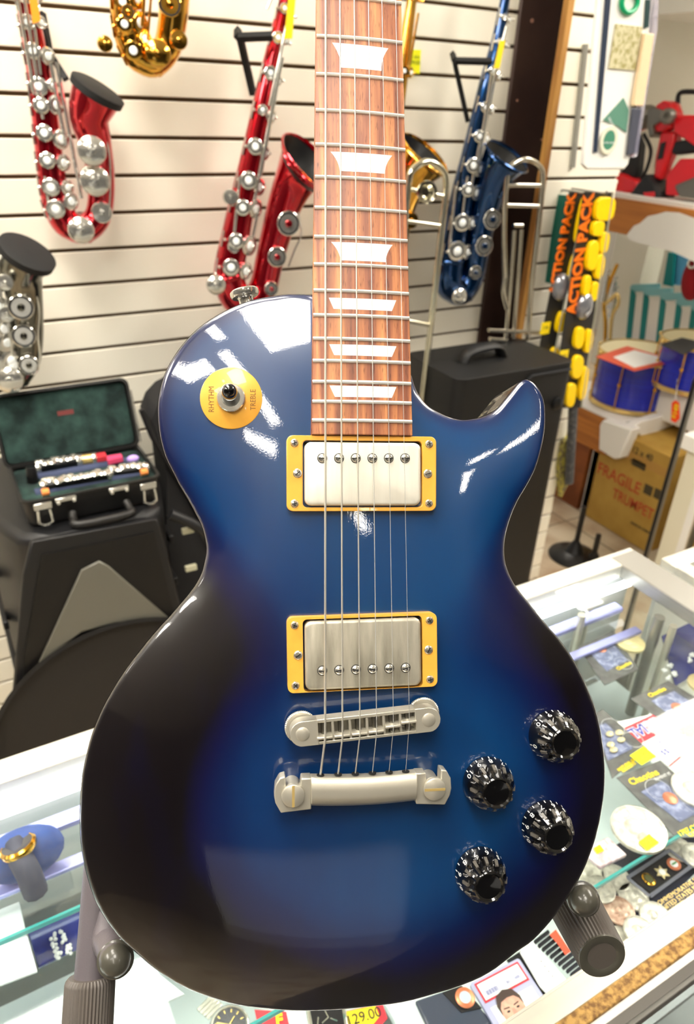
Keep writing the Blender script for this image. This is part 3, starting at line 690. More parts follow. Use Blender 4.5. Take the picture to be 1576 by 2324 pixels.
# ================================================================== the glass counter
GX0, GX1, YF, YB = -1.15, 1.015, .170, .709
ctr = thing('display_counter', 'long white framed glass display counter full of coins and watches under the guitar', 'counter', (0, .44, 0))
M_cfr = mat('cream_brushed_frame', (226, 222, 204), .3, .35, noise=((200, 200, 192), 40, .3, .7), stretch=(.06, 1, 1))
M_cfr2 = mat('grey_metal_frame', (150, 148, 142), .35, .6); M_rust = mat('rusty_frame_lip', (176, 138, 74), .7, noise=((110, 78, 36), 160, .4, .62))
b = MB(); b.box((GX0, .672, TOP-.022), (GX1, YB, TOP+.003)); b.build('back_frame_rail', M_cfr, ctr, bevel=.002)
b = MB(); b.box((GX0, .206, TOP-.02), (GX1, .209, TOP+.0032)); b.box((GX0, .186, TOP-.03), (GX1, .207, TOP+.003)); b.build('front_frame_rail', M_cfr, ctr, bevel=.001)
b = MB(); b.box((GX0, .1725, TOP-.004), (GX1, .186, TOP+.0034)); b.build('worn_frame_lip', M_rust, ctr, bevel=.001)
b = MB(); b.box((GX0, .166, TOP-.038), (GX1, .174, TOP-.001)); b.build('front_fascia', M_white, ctr, bevel=.001)
b = MB(); b.box((GX0, .162, TOP-.052), (GX1, .172, TOP-.040)); b.build('front_channel', M_cfr2, ctr, bevel=.001)
b = MB(); b.box((.955, .2, TOP-.022), (GX1, .70, TOP+.0035)); b.build('end_frame_rail', M_cfr2, ctr, bevel=.002)
b = MB(); b.box((GX0, .208, TOP-.006), (.956, .673, TOP)); b.build('glass_top', M_glass, ctr, smooth=False)
b = MB(); b.box((GX0, .1735, .42), (GX1, .179, TOP-.03)); b.build('front_glass', M_glass, ctr, smooth=False)
b = MB(); b.box((1.005, .18, .42), (1.011, .70, TOP-.02)); b.build('end_glass', M_glass, ctr, smooth=False)
b = MB(); b.box((GX0, .165, 0), (GX1, .70, .42)); b.build('base_cabinet', M_white, ctr, bevel=.003)
b = MB(); b.box((GX0, .692, .42), (GX1, .700, TOP-.02)); b.build('back_panel', mat('grey_back_panel', (205, 208, 206), .4), ctr)
M_deck = mat('white_deck', (228, 236, 238), .4)
b = MB(); b.box((GX0, .18, .42), (GX1, .692, .43)); b.build('bottom_deck', M_deck, ctr)
M_led = mat('lit_led_tube', (255, 255, 255), .4, emit=((244, 248, 255), 5.0))
for y, z, w in ((.664, TOP-.034, .011), (.216, TOP-.04, .004)):
    b = MB(); b.cyl((GX0+.03, y, z), (GX1-.03, y, z), w*.6, n=12); t = b.build('light_tube', M_led, ctr)
b = MB(); b.box((-.9, .630, TOP-.060), (.93, .650, TOP-.052)); b.box((-.9, .585, TOP-.075), (.93, .600, TOP-.069)); b.build('led_reflection_strip', mat('lilac_led_reflection', (165, 168, 225), .25, .5), ctr, bevel=.001)  # lilac strips stand in for purple reflections of the LED tubes
# shelves
def gshelf(x0, x1, y0, y1, z):
    b = MB(); b.box((x0, y0+.002, z-.006), (x1, y1, z)); s_ = b.build('glass_shelf', M_glass, ctr, smooth=False)
    b = MB(); b.box((x0, y0-.001, z-.006), (x1, y0+.002, z+.0002)); b.build('polished_edge', M_gedge, s_, smooth=False)
S1, S2 = .885, .822
gshelf(.33, .99, .293, .68, S1); gshelf(.30, .99, .215, .64, S2); gshelf(-.9, .24, .535, .68, .895); gshelf(-.9, .24, .36, .66, .855); gshelf(-.9, .3, .24, .62, .80)
b = MB(); b.box((-.9, .2, .64), (.29, .62, .65)); b.box((.3, .2, .70), (.99, .66, .71)); b.build('lower_shelf', M_deck, ctr)
for a, c, r, nm, m in (((1345, 1350), (1300, 1560), .006, 'shelf_post_and_reflection', M_satin), ((1322, 1395), (1283, 1540), .007, 'shelf_post_and_reflection', M_satin), ((1498, 1400), (1418, 1640), .009, 'shelf_post_and_reflection', M_cfr2), ((1530, 1420), (1465, 1585), .006, 'shelf_post_and_reflection', M_satin)):  # third, grey upright stands for the pole's reflection in the glass
    p = at(*a, Z=TOP-.03); b = MB(); b.cyl((p.x, p.y, .72), (p.x, p.y, TOP-.03), r, n=14); b.build(nm, m, ctr)
b = MB(); p = at(1445, 1315, Z=TOP-.02); b.box((p.x-.15, p.y-.17, .72), (p.x-.145, p.y, TOP-.02)); b.build('glass_divider', M_glass, ctr, smooth=False)
# neighbour counter
ct2 = thing('display_counter', 'white edged glass counter beyond the far right end of the main counter', 'counter', (1.4, .9, 0))
q = at(1505, 1272, Z=TOP)
b = MB(); b.box((q.x, q.y-.03, TOP-.03), (q.x+1.2, q.y+.004, TOP+.003)); b.build('frame_rail', M_cfr, ct2, bevel=.002)
b = MB(); b.box((q.x, q.y-.5, TOP-.03), (q.x+.03, q.y-.03, TOP+.003)); b.build('end_rail', M_cfr, ct2)
b = MB(); b.box((q.x+.03, q.y-.5, TOP-.006), (q.x+1.2, q.y-.03, TOP)); b.build('glass_top', M_glass, ct2, smooth=False)
b = MB(); b.box((q.x, q.y-.5, 0), (q.x+1.2, q.y, .6)); b.build('base_cabinet', M_white, ct2)
b = MB(); b.box((q.x, q.y-.01, .6), (q.x+1.2, q.y-.002, TOP-.03)); b.build('back_panel', M_white, ct2)
# ------------------------------------------------------------------ contents
M_card = mat('charcoal_card', (70, 70, 70), .5, noise=((98, 98, 96), 60, .4, .7)); M_copper = mat('copper_coin', (215, 128, 92), .35, .6)
M_silver = mat('silver_coin', (178, 174, 162), .34, .3, noise=((214, 210, 196), 120, .4, .6), bump=.25, bscale=260); M_felt = mat('black_felt', (28, 27, 30), .9)
M_nugget = mat('pale_gold_nugget', (226, 210, 160), .4, .5, bump=.6, bscale=200)
def coin_disc(px, py, rx, z, m, t=.0028, parent=None, name='coin', lab=None, grp=None, rim=True):
    p = at(px, py, Z=z); r = rx
    b = MB(); b.lathe([(r*.97, 0), (r, .0004), (r, t-.0003), (r*.96, t), (r*.91, t), (r*.90, t-.0006), (.0001, t-.0006)], (p.x, p.y, z), n=36)
    o = b.build(name, m, parent, angle=30)
    # a raised portrait relief
    k = MB(); k.ball((p.x-.1*r, p.y+.15*r, z+t-.0008), r*.40, 12, (1, .85, .0016/(r*.40))); k.ball((p.x, p.y-.38*r, z+t-.0008), r*.42, 12, (1.1, .6, .0014/(r*.42)))
    k.build('relief', m, o)
    if lab: tag(o, lab, 'coin', grp)
    return o
def pf(p0, px_, py_):
    """frame on a horizontal plane: x along one traced direction"""
    return frame(p0, px_-p0, py_-p0)
def coin_card(c4, blis, coin, z, label, texts, kind='coin'):
    t = thing('coin_card', label, 'coin card', at(*c4[0], Z=z), 'coins on printed cards')
    slab(c4, .0012, Z=z).build('card_back', M_card, t)
    b = slab(blis, .006, .0013, Z=z); b.build('clear_blister', M_clear, t, bevel=.001)
    k = slab(blis, .0003, .0013, Z=z); k.build('card_picture', mat('blue_grey_print', (104, 110, 140), .5, noise=((170, 175, 200), 90, .45, .7)), t)
    if kind == 'coin':
        p = at(*coin, Z=z); b = MB(); b.lathe([(.0093, 0), (.0095, .0008), (.0088, .0012), (.0001, .0010)], (p.x, p.y, z+.0017), n=28); b.build('copper_coin', M_copper, t)
    else:
        for i in range(5):
            p = at(coin[0]+random.uniform(-26, 26), coin[1]+random.uniform(-26, 26), Z=z); b = MB(); b.ball((p.x, p.y, z+.004), .006, 10, (1.1, .8, .35)); b.build('gold_nugget', M_nugget, t)
    A, B2, D = at(*c4[0], Z=z+.0014), at(*c4[1], Z=z+.0014), at(*c4[3], Z=z+.0014)
    for s, q, sz, m, rot in texts:
        T = frame(at(*q, Z=z+.0016), B2-A, A-D)
        lettering(s, sz, T@Matrix.Rotation(rot, 4, 'Z'), m, t, depth=.0001, bold=.0003 if m is M_wyel else 0)
    for q, r in (((c4[0][0]*.25+c4[2][0]*.75, c4[0][1]*.3+c4[2][1]*.7), .014), ((c4[0][0]*.6+c4[2][0]*.4, c4[0][1]*.7+c4[2][1]*.3), .016)):
        p = at(*q, Z=z+.0014); b = MB(); b.tube([(p.x+r*math.cos(a*PI/12), p.y+r*math.sin(a*PI/12), p.z) for a in range(24)], .0003, 5, closed=True); b.build('printed_coin_outline', M_wwhite, t)
    return t
coin_card([(1400, 1766), (1499, 1727), (1636, 1848), (1530, 1897)], [(1455, 1799), (1502, 1774), (1598, 1838), (1544, 1868)], (1521, 1814), S1+.0005, 'black coin card with yellow word and copper coin, nearest the lower right', [('Chaotins', (1462, 1764), .0135, M_wyel, 0), ('INVENT IT', (1505, 1762), .006, M_wwhite, 0), ('1787 COPPER', (1577, 1878), .009, M_wyel, 0), ('COPPER', (1585, 1886), .009, M_wyel, 0)])
coin_card([(1340, 1628), (1368, 1611), (1470, 1700), (1390, 1768)], [(1352, 1652), (1375, 1643), (1437, 1700), (1380, 1728)], (1402, 1690), S1+.0005, 'black card with pale gold nuggets and neon sticker beside the guitar edge', [('NATURAL GOLD', (1428, 1732), .006, M_wyel, 0), ('NUGGETS', (1428, 1741), .006, M_wyel, 0)], kind='nug')
coin_card([(1432, 1587), (1518, 1546), (1640, 1622), (1548, 1668)], [(1478, 1592), (1530, 1570), (1610, 1622), (1546, 1645)], (1538, 1608), S1+.0005, 'black coin card with copper coin, above the red SPECIAL sign', [('Chaotins', (1492, 1571), .010, M_wyel, 0)])
coin_card([(1312, 1470), (1392, 1432), (1450, 1520), (1372, 1556)], [(1330, 1474), (1380, 1450), (1425, 1500), (1378, 1525)], (1363, 1474), S1+.0005, 'grey coin card with copper coin, farthest back behind the glass divider', [('Chaotins', (1417, 1511), .009, M_wyel, 0)])
def sticker(c4, z, txt, label, sz=.008):
    t = thing('price_sticker', label, 'sticker', at(*c4[0], Z=z), 'neon price stickers in the counter'); slab(c4, .0004, Z=z).build('paper', M_yellow, t)
    A, B2, D = at(*c4[0], Z=z+.0006), at(*c4[1], Z=z+.0006), at(*c4[3], Z=z+.0006)
    c = sum((at(*q, Z=z+.0006) for q in c4), Vector())/4
    lettering(txt, sz, frame(c, B2-A, A-D), M_ink, t, depth=.00005)
sticker([(1430, 1715), (1462, 1694), (1490, 1717), (1457, 1737)], S1+.008, '12.95', 'neon yellow price sticker on the gold nugget card')
sticker([(1541, 1655), (1570, 1643), (1592, 1662), (1568, 1677)], S1+.008, '9.95', 'neon yellow price sticker cut by the right edge under a coin card')
# SPECIAL sign
zt = S1+.0002
sg = thing('special_sign', 'white paper sign with red stripe and blue SPECIAL lettering, upside down', 'sign', at(1450, 1680, Z=zt))
slab([(1395, 1640), (1413, 1654), (1440, 1675), (1520, 1741), (1550, 1716), (1560, 1672), (1540, 1600), (1487, 1620)], .0003, Z=zt).build('paper', M_paper, sg)
slab([(1413, 1654), (1487, 1620), (1528, 1650), (1455, 1688)], .0003, .0003, Z=zt).build('red_stripe', M_wred, sg)
A, B2 = at(1428, 1672, Z=zt+.0008), at(1520, 1629, Z=zt+.0008); dx = (A-B2).normalized()
c = at(1490, 1642, Z=zt+.0008)
q = at(1432, 1666, Z=zt+.0008)
lettering('SPECIAL', .024, frame(q, dx, Vector((dx.y, -dx.x, 0))*-1), M_wwhite, sg, depth=.0001, bold=.0016, shear=.15, sx=.9, align='RIGHT')
lettering('SPECIAL', .024, frame(q+Vector((0, 0, .0003)), dx, Vector((dx.y, -dx.x, 0))*-1), M_wblue, sg, depth=.0001, bold=.0004, shear=.15, sx=.9, align='RIGHT')
b = slab([(1550, 1716), (1560, 1672), (1557, 1671), (1547, 1714)], .0002, .0003, Z=zt); b2 = slab([(1520, 1741), (1550, 1716), (1548, 1713), (1518, 1738)], .0002, .0003, Z=zt); b.v += b2.v; b.f += [tuple(i+len(b.v)-len(b2.v) for i in f) for f in b2.f]; b.build('red_border', M_wred, sg)
lettering('12 MONTHS', .008, frame(at(1500, 1682, Z=zt+.0006), dx, Vector((dx.y, -dx.x, 0))*-1), M_wblue, sg, depth=.0001)
lettering('$$', .012, frame(at(1510, 1706, Z=zt+.0006), dx, Vector((dx.y, -dx.x, 0))*-1), M_wblue, sg, depth=.0001)
bp_ = slab([(1502, 1446), (1600, 1400), (1600, 1520), (1532, 1560)], .003, Z=.86).build('acrylic_tray', bpy.data.materials.get('dark_blue_acrylic') or mat('dark_blue_acrylic', (36, 44, 120), .15, coat=1), None); tag(bp_, 'dark blue tray with crystal clusters at the right photo edge, behind the cards', 'tray')
cq = thing('crystals_and_led_glints', 'sparkling crystal clusters on the dark blue tray at the right edge', 'jewellery', at(1540, 1510, Z=.87))
for x, y in ((1510, 1522), (1522, 1512), (1520, 1540), (1533, 1530), (1566, 1498), (1572, 1488)):
    b = MB(); p = at(x, y, Z=.868)
    for k in range(8): b.ball(p+Vector((random.uniform(-.004, .004), random.uniform(-.003, .003), random.uniform(0, .002))), .0025, 8)
    b.build('crystal_and_glint_cluster', M_wwhite, cq, smooth=False)
# big medals and coins
cg = 'silver coins in the counter'
def medal(px, py, r, z, lab, m=M_silver): return coin_disc(px, py, r, z, m, .005, lab=lab, grp=cg, name='silver_coin')
medal(1449, 1885, .0335, S1+.0005, 'largest silver round with figures, on the upper glass shelf, neon sticker on it')
sticker([(1450, 1911), (1474, 1893), (1496, 1912), (1469, 1931)], S1+.0065, '35', 'neon yellow price sticker on the largest silver round')
medal(1577, 1795, .030, S1+.0005, 'pale silver round cut off by the right edge, beside a coin card')
medal(1430, 1462, .024, S1+.0005, 'cream coloured large coin farthest back behind the grey pole reflection', mat('cream_coin', (226, 214, 160), .4, .4, bump=.5, bscale=300))
medal(1594, 1556, .022, S1+.0005, 'pale gold coin on the right edge of the photo', M_nugget)
pad = slab([(1330, 1960), (1420, 1905), (1600, 1900), (1600, 1960), (1400, 2160), (1330, 2100)], .0006, Z=S2+.0002).build('felt_pad', mat('navy_felt', (30, 34, 50), .9), None); tag(pad, 'dark navy felt pad under the lower row of silver coins', 'pad')
LC = [(1437, 2037, 'silver dollar touching the navy card, largest of the lower row'), (1405, 2069, 'rose tinted silver dollar nearest the ribbed stand sleeve'), (1362, 2020, 'silver coin half behind the round tip of the stand'), (1397, 1995, 'silver coin under the teal edge of the glass shelf'), (1487, 2082, 'pale coin whose lower side is cut by the front frame'), (1452, 2116, 'pale coin lowest but one along the front frame'), (1412, 2140, 'white coin lowest along the front frame'), (1540, 1930, 'silver coin in a clear capsule right of the black pin box'), (1580, 1945, 'silver coin at the right edge above the navy card'), (1340, 1985, 'silver coin next to the guitar edge below the silver bar')]
for i, (x, y, l_) in enumerate(LC): coin_disc(x, y, .0183, S2+.0010+.0036*(i % 3), M_silver if i != 1 else mat('rose_silver', (168, 132, 112), .35, .3, noise=((205, 178, 158), 120, .4, .6), bump=.25, bscale=260), .0035, name='silver_coin', lab=l_, grp=cg)
b = MB(); p = at(1395, 1945, Z=S1); T = pf(at(1375, 1908, Z=S1+.0008), at(1425, 1945, Z=S1+.0008), at(1316, 1945, Z=S1+.0008))
o = slab([(1378, 1905), (1422, 1946), (1362, 1976), (1318, 1938)], .006, Z=S1+.0008).build('silver_bar', mat('pinkish_silver', (186, 160, 164), .35, .3, noise=((226, 210, 212), 120, .4, .6), bump=.4, bscale=160), None, bevel=.0018); tag(o, 'pinkish silver bar with rounded corners lying beside the guitar edge', 'silver bar')
sticker([(1348, 1925), (1362, 1917), (1372, 1930), (1356, 1938)], S1+.0075, '5', 'small neon sticker on the pinkish silver bar', .005)
# pin box
pbx = thing('pin_box', 'black lined display box holding three small enamel pins', 'display box', at(1475, 1985, Z=S2))
b = slab([(1425, 1992), (1521, 1929), (1570, 1966), (1476, 2034)], .006, Z=S2+.001); b.build('box', M_felt, pbx, bevel=.001)
for a, c in (((1425, 1992), (1521, 1929)), ((1521, 1929), (1570, 1966)), ((1570, 1966), (1476, 2034)), ((1476, 2034), (1425, 1992))):
    p, q = at(*a, Z=S2+.009), at(*c, Z=S2+.009); b = MB(); b.tube([p, q], .0022, 4); b.build('box_rim', mat('grey_box_rim', (120, 122, 134), .4), pbx)
zp = S2+.008
def pin(px, py, nm, lab, mk):
    t = thing('enamel_pin', lab, 'pin', at(px, py, Z=zp), 'enamel pins'); p = at(px, py, Z=zp); mk(t, p)
def _oval(t, p):
    b = MB(); b.lathe([(.0085, 0), (.009, .001), (.0078, .0018), (.0001, .0016)], tuple(p), n=28, sx=.8); b.build('gold_rim', M_gold, t); b = MB(); b.lathe([(.0062, .0016), (.0058, .0024), (.0001, .0026)], tuple(p), n=24, sx=.8); b.build('olive_enamel', mat('olive', (92, 92, 60), .2, coat=1), t)
def _star(t, p):
    T = Matrix.Translation(p); b = MB(); b.prism([((.0095 if k % 2 == 0 else .0052)*math.cos(PI*k/6), (.0095 if k % 2 == 0 else .0052)*math.sin(PI*k/6)) for k in range(12)], .0016, 0, T); b.build('gold_star', M_nugget, t, bevel=.0003); b = MB(); b.lathe([(.0042, .0016), (.004, .0024), (.0001, .0026)], tuple(p), n=20); b.build('white_enamel', M_wwhite, t)
def _round(t, p):
    b = MB(); b.lathe([(.0085, 0), (.0088, .001), (.0080, .0018), (.0001, .0016)], tuple(p), n=28); b.build('copper_rim', M_copper, t); b = MB(); b.lathe([(.0062, .0016), (.0001, .0022)], tuple(p), n=24); b.build('white_enamel', M_wwhite, t)
    T = Matrix.Translation(p); b = MB(); b.box((p.x-.004, p.y-.001, p.z+.0023), (p.x+.004, p.y+.001, p.z+.0027)); b.build('green_mark', mat('green_enamel', (90, 150, 90), .3), t)
pin(1473, 1996, '', 'oval olive enamel pin with gold rim in the black box', _oval); pin(1503, 1981, '', 'gold star shaped pin in the middle of the black box', _star); pin(1530, 1962, '', 'round copper rimmed pin at the right end of the black box', _round)
nc = thing('navy_card', 'navy card with lines of gold lettering beside the front frame', 'card', at(1540, 2030, Z=S2)); slab([(1430, 2090), (1600, 1975), (1640, 2010), (1480, 2120)], .001, Z=S2+.0003).build('card', mat('navy_print', (36, 40, 62), .5), nc)
A, B2 = at(1500, 2060, Z=S2+.0015), at(1576, 2010, Z=S2+.0015); dx = (B2-A).normalized()
for i, s in enumerate(('COMMEMORATIVE SET', 'UNITED STATES MINT', 'LIBERTY COINS')):
    lettering(s, .008, frame(at(1540+i*9, 2022+i*12, Z=S2+.0015), dx, Vector((-dx.y, dx.x, 0))), M_brass, nc, depth=.0001)
# graded card slab with a portrait
zs = S2+.012
ps = thing('graded_card', 'clear card slab with a portrait of a dark haired man and red edged label', 'trading card', at(1140, 2260, Z=zs))
T = frame(at(1121, 2324, Z=zs), at(1236, 2260, Z=zs)-at(1121, 2324, Z=zs), at(1048, 2240, Z=zs)-at(1121, 2324, Z=zs))
iv = T.inverted(); L = lambda x, y: (iv@at(x, y, Z=zs))
w = L(1236, 2260).x; h = L(1048, 2240).y
b = MB(T); b.prism(rrect(w, h+.03, .003, 4, w/2, h/2-.015), .005, -.0062); b.build('slab_case', mat('frosted_lilac_plastic', (180, 182, 215), .25), ps, bevel=.0008)
b = MB(T); b.box((.006, -.03, -.001), (w-.006, h-.030, -.0006)); b.build('card_border', M_paper, ps)
b = MB(T); b.box((.009, -.03, -.0006), (w-.009, h-.033, -.0003)); b.build('sky_picture', mat('pale_sky_print', (178, 215, 228), .5, noise=((235, 245, 245), 12, .4, .6)), ps)
b = MB(T); b.box((.004, h-.024, -.001), (w-.004, h-.003, -.0006)); b.build('red_label', M_wred, ps)
b = MB(T); b.box((.006, h-.022, -.0006), (w-.006, h-.005, -.0003)); b.build('white_label', M_paper, ps)
b = MB(T)
for i in range(14): b.box((.010+i*.0011, h-.019, -.0003), (.010+i*.0011+(.0006 if i % 3 else .0003), h-.014, -.0001))
b.build('barcode', M_wblue, ps)
lettering('801-14881', .0045, T@Matrix.Translation((w-.019, h-.0165, -.0002)), M_wblue, ps, depth=.0001)
f0 = L(1160, 2280); cx_, cy_ = f0.x, f0.y
def face(pts, z, nm, m, par):
    b = MB(T); b.prism([(cx_+x*.001, cy_+y*.001) for x, y in pts], .0002, z); return b.build(nm, m, par, smooth=False)
M_skin = mat('printed_skin', (224, 172, 150), .6, noise=((205, 140, 122), 120, .4, .7)); M_hair = mat('printed_hair', (70, 52, 46), .6)
face(circ(13.5, 28, 0, -6, 18), -.0003, 'portrait_head', M_skin, ps); face([(-24, -34), (-14, -26), (14, -26), (24, -34)], -.0003, 'shirt', mat('green_shirt_print', (70, 120, 96), .6), ps)
hair = [(-13.8, -6), (-14.5, 4), (-10, 13), (0, 16), (10, 13), (14.5, 4), (13.8, -5), (12, 2), (8, 6.5), (0, 7.5), (-8, 6), (-12, 1)]
face(hair, -.0001, 'portrait_hair', M_hair, ps)
for s in (-1, 1):
    face([(s*2.5-0, -2.2), (s*9.5, -1.2), (s*9, -.1), (s*3, -.8)][::s], .0000, 'eyebrow', M_hair, ps); face(circ(1.9, 12, s*6, -4.6, 1.0), .0000, 'eye', M_ink, ps)
face([(-1.3, -4), (1.3, -4), (2.6, -10.5), (-2.6, -10.5)][::-1], .0000, 'nose', mat('printed_nose_tone', (206, 146, 128), .6), ps); face(circ(4.6, 14, 0, -14.5, 1.2), .0000, 'mouth', mat('printed_lips', (176, 96, 92), .6), ps)
# dark coin case left of it
dk = thing('coin_case', 'dark navy square coin case left of the portrait card', 'coin case', at(1010, 2290, Z=S2)); slab([(941, 2279), (1046, 2243), (1120, 2330), (985, 2370)], .007, Z=S2+.001).build('case', mat('navy_case', (58, 66, 84), .3, coat=.4), dk, bevel=.002)
slab([(1003, 2262), (1046, 2246), (1092, 2297), (1046, 2307)], .001, .0072, Z=S2+.001).build('black_insert', M_felt, dk); p = at(1056, 2265, Z=S2+.010)
b = MB(); b.lathe([(.010, 0), (.0105, .001), (.009, .0018), (.0001, .0016)], tuple(p), n=28); b.build('copper_medallion', M_copper, dk); b = MB(); b.lathe([(.0065, .0017), (.0001, .0024)], tuple(p), n=20); b.build('medallion_centre', mat('blue_white_enamel', (190, 205, 220), .3), dk)
# white strap, black link bracelet, orange tag
ws = thing('watch_strap', 'white perforated watch strap lying diagonally at the front frame', 'strap', at(1240, 2180, Z=S2+.01))
slab([(1180, 2163), (1208, 2137), (1268, 2205), (1288, 2226), (1245, 2262), (1225, 2240)], .002, Z=S2+.012).build('strap', mat('white_silicone', (238, 238, 236), .5), ws, bevel=.0008)
for i in range(4):
    p = at(1229+i*8.6, 2182+i*11.2, Z=S2+.0142); b = MB(); b.cyl(p, p+Vector((0, 0, .0003)), .0007, n=10); b.build('strap_hole', M_ink, ws)
lb = thing('link_bracelet', 'black metal link bracelet between the white strap and the ribbed sleeve', 'bracelet', at(1280, 2170, Z=S2+.01))
for i in range(11):
    u_ = i/10; cx0 = 1226+(1318-1226)*u_; cy0 = 2128+(2210-2128)*u_
    b = slab([(cx0-16, cy0+12), (cx0+17, cy0-14), (cx0+22, cy0-8), (cx0-11, cy0+18)], .0045, Z=S2+.0085); b.build('link', mat('gunmetal', (52, 52, 62), .25, .8) if i == 0 else bpy.data.materials['gunmetal'], lb, bevel=.0008)
og = tag(slab([(1248, 2122), (1262, 2110), (1296, 2160), (1284, 2168), (1266, 2142)], .0006, Z=S2+.0155).build('paper_tag', mat('orange_red_tag', (235, 80, 50), .5), None), 'narrow orange red paper tag lying on the black link bracelet', 'tag')
br_ = thing('navy_card', 'black card with gold lettering under the white strap', 'card', at(1200, 2240, Z=S2)); slab([(1150, 2180), (1185, 2158), (1290, 2260), (1225, 2290)], .001, Z=S2+.001).build('card', M_felt, br_)
for i in range(3): lettering('GOLD PROOF', .007, frame(at(1215+i*7, 2222+i*12, Z=S2+.0025), dx, Vector((-dx.y, dx.x, 0))), M_brass, br_, depth=.0001)
# watches at the bottom edge
M_dial = mat('grey_dial', (72, 72, 78), .3, .3)
def round_watch(px, py, r, z, label):
    t = thing('wrist_watch', label, 'watch', at(px, py, Z=z), 'watches in the counter'); p = at(px, py, Z=z+.006)
    b = MB(); b.lathe([(r*.9, -.005), (r, -.002), (r, .002), (r*.9, .0035), (r*.84, .0035), (r*.82, .0028)], tuple(p), n=40, cap=False); b.build('bezel', M_chrome, t)
    b = MB(); b.lathe([(r*.82, .0026), (.0001, .0026)], tuple(p), n=36, cap=False); dl = b.build('dial', M_dial, t)
    b = MB()
    for k in range(12): T = Matrix.Translation((p.x, p.y, p.z+.0028))@Matrix.Rotation(PI*k/6, 4, 'Z'); b.T = T; b.box((r*.58, -.0007, 0), (r*.74, .0007, .0004))
    b.T = None; b.build('hour_markers', M_brass, dl)
    for a, ln, nm in ((.6, .45, 'hour_hand'), (2.5, .65, 'minute_hand')):
        b = MB(Matrix.Translation((p.x, p.y, p.z+.0034))@Matrix.Rotation(a, 4, 'Z')); b.box((-.002, -.0006, 0), (r*ln, .0006, .0003)); b.build(nm, M_brass, dl)
    for s in (-1, 1):
        for i in range(4):
            b = MB(Matrix.Translation((p.x, p.y, p.z-.002-i*.002))@Matrix.Rotation(.35, 4, 'Z')); y_ = s*(r+.003+i*.0052); b.box((-.010, y_-.0023, -.0016), (.010, y_+.0023, .0016)); b.build('bracelet_link', M_chrome, t, bevel=.0006)
round_watch(521, 2330, .021, .80, 'steel round chronograph watch with grey dial at the bottom photo edge')
rt = thing('price_tag', 'red paper tag with yellow letter beside the steel watch', 'price tag', at(625, 2310, Z=.802)); slab([(578, 2292), (650, 2297), (662, 2350), (590, 2350)], .0006, Z=.802).build('paper', M_wred, rt)
lettering('F', .016, frame(at(634, 2316, Z=.8035), at(650, 2310, Z=.8)-at(630, 2314, Z=.8), Vector((0, 1, 0))), M_wyel, rt, depth=.0001, bold=.0008)
sw = thing('wrist_watch', 'square black dialled watch between the red tags at the bottom', 'watch', at(738, 2320, Z=.80), 'watches in the counter')
slab([(694, 2298), (784, 2290), (796, 2360), (706, 2370)], .007, Z=.80).build('case', M_chrome, sw, bevel=.0015); slab([(704, 2302), (776, 2296), (784, 2350), (714, 2356)], .0006, .0072, Z=.80).build('dial', M_felt, sw)
for k, (x, y, a) in enumerate(((738, 2316, .2), (722, 2318, 1.0), (758, 2314, 2.3), (742, 2302, 1.6))):
    p = at(x, y, Z=.8082); b = MB(Matrix.Translation(p)@Matrix.Rotation(a, 4, 'Z')); b.box((-.004, -.0006, 0), (.004, .0006, .0003)); b.build('hour_markers' if k else 'hand', M_chrome, sw)
yt = thing('price_tag', 'yellow price tag with red border reading 129 at the bottom', 'price tag', at(820, 2310, Z=.802)); slab([(785, 2296), (868, 2276), (880, 2312), (850, 2345), (780, 2350)], .0006, Z=.802).build('border', M_wred, yt); slab([(783, 2298), (852, 2283), (862, 2308), (838, 2338), (780, 2345)], .0004, .0007, Z=.802).build('paper', M_wyel, yt)
lettering('$129.00', .0145, frame(at(818, 2310, Z=.8035), at(850, 2299, Z=.8)-at(790, 2318, Z=.8), Vector((0, 1, 0))), M_ink, yt, depth=.0001)
# left side: watch on a blue cushion, trays
zc_ = .8955
cu = thing('watch_cushion', 'blue suede cushion holding a gold watch, left edge of photo', 'cushion', at(70, 1980, Z=.897))
q = at(68, 1990, Z=zc_); b = MB(); b.ball((q.x, q.y+.005, zc_+.0335), .046, 24, (.92, .50, .72)); b.build('cushion', mat('blue_suede', (34, 62, 128), .85, noise=((50, 84, 156), 30, .3, .7)), cu)
gwt = thing('wrist_watch', 'gold watch with dark dial strapped on the blue cushion', 'watch', (q.x, q.y, zc_+.04), 'watches in the counter')
pw = at(42, 1924, Z=zc_+.062); r = .019
ax = Vector((-.15, .35, 1)).normalized()
b = MB(); b.lathe([(r*.9, -.004), (r, -.001), (r, .003), (r*.88, .005), (r*.82, .0048)], tuple(pw), ax, n=36, cap=False); b.build('gold_case', M_gold, gwt)
b = MB(); b.lathe([(r*.82, .0044), (.0001, .0044)], tuple(pw), ax, n=30, cap=False); b.build('dial', M_dial, gwt)
for k in range(12):
    pass
b = MB(); b.tube([pw+Vector((-.002, .010, -.006)), pw+Vector((0, -.012, -.004)), pw+Vector((.004, -.024, -.014)), pw+Vector((.006, -.030, -.040))], .0125, 10); b.v = [tuple(Vector(v)) for v in b.v]; b.build('strap', mat('dark_blue_leather', (44, 50, 72), .6), gwt)
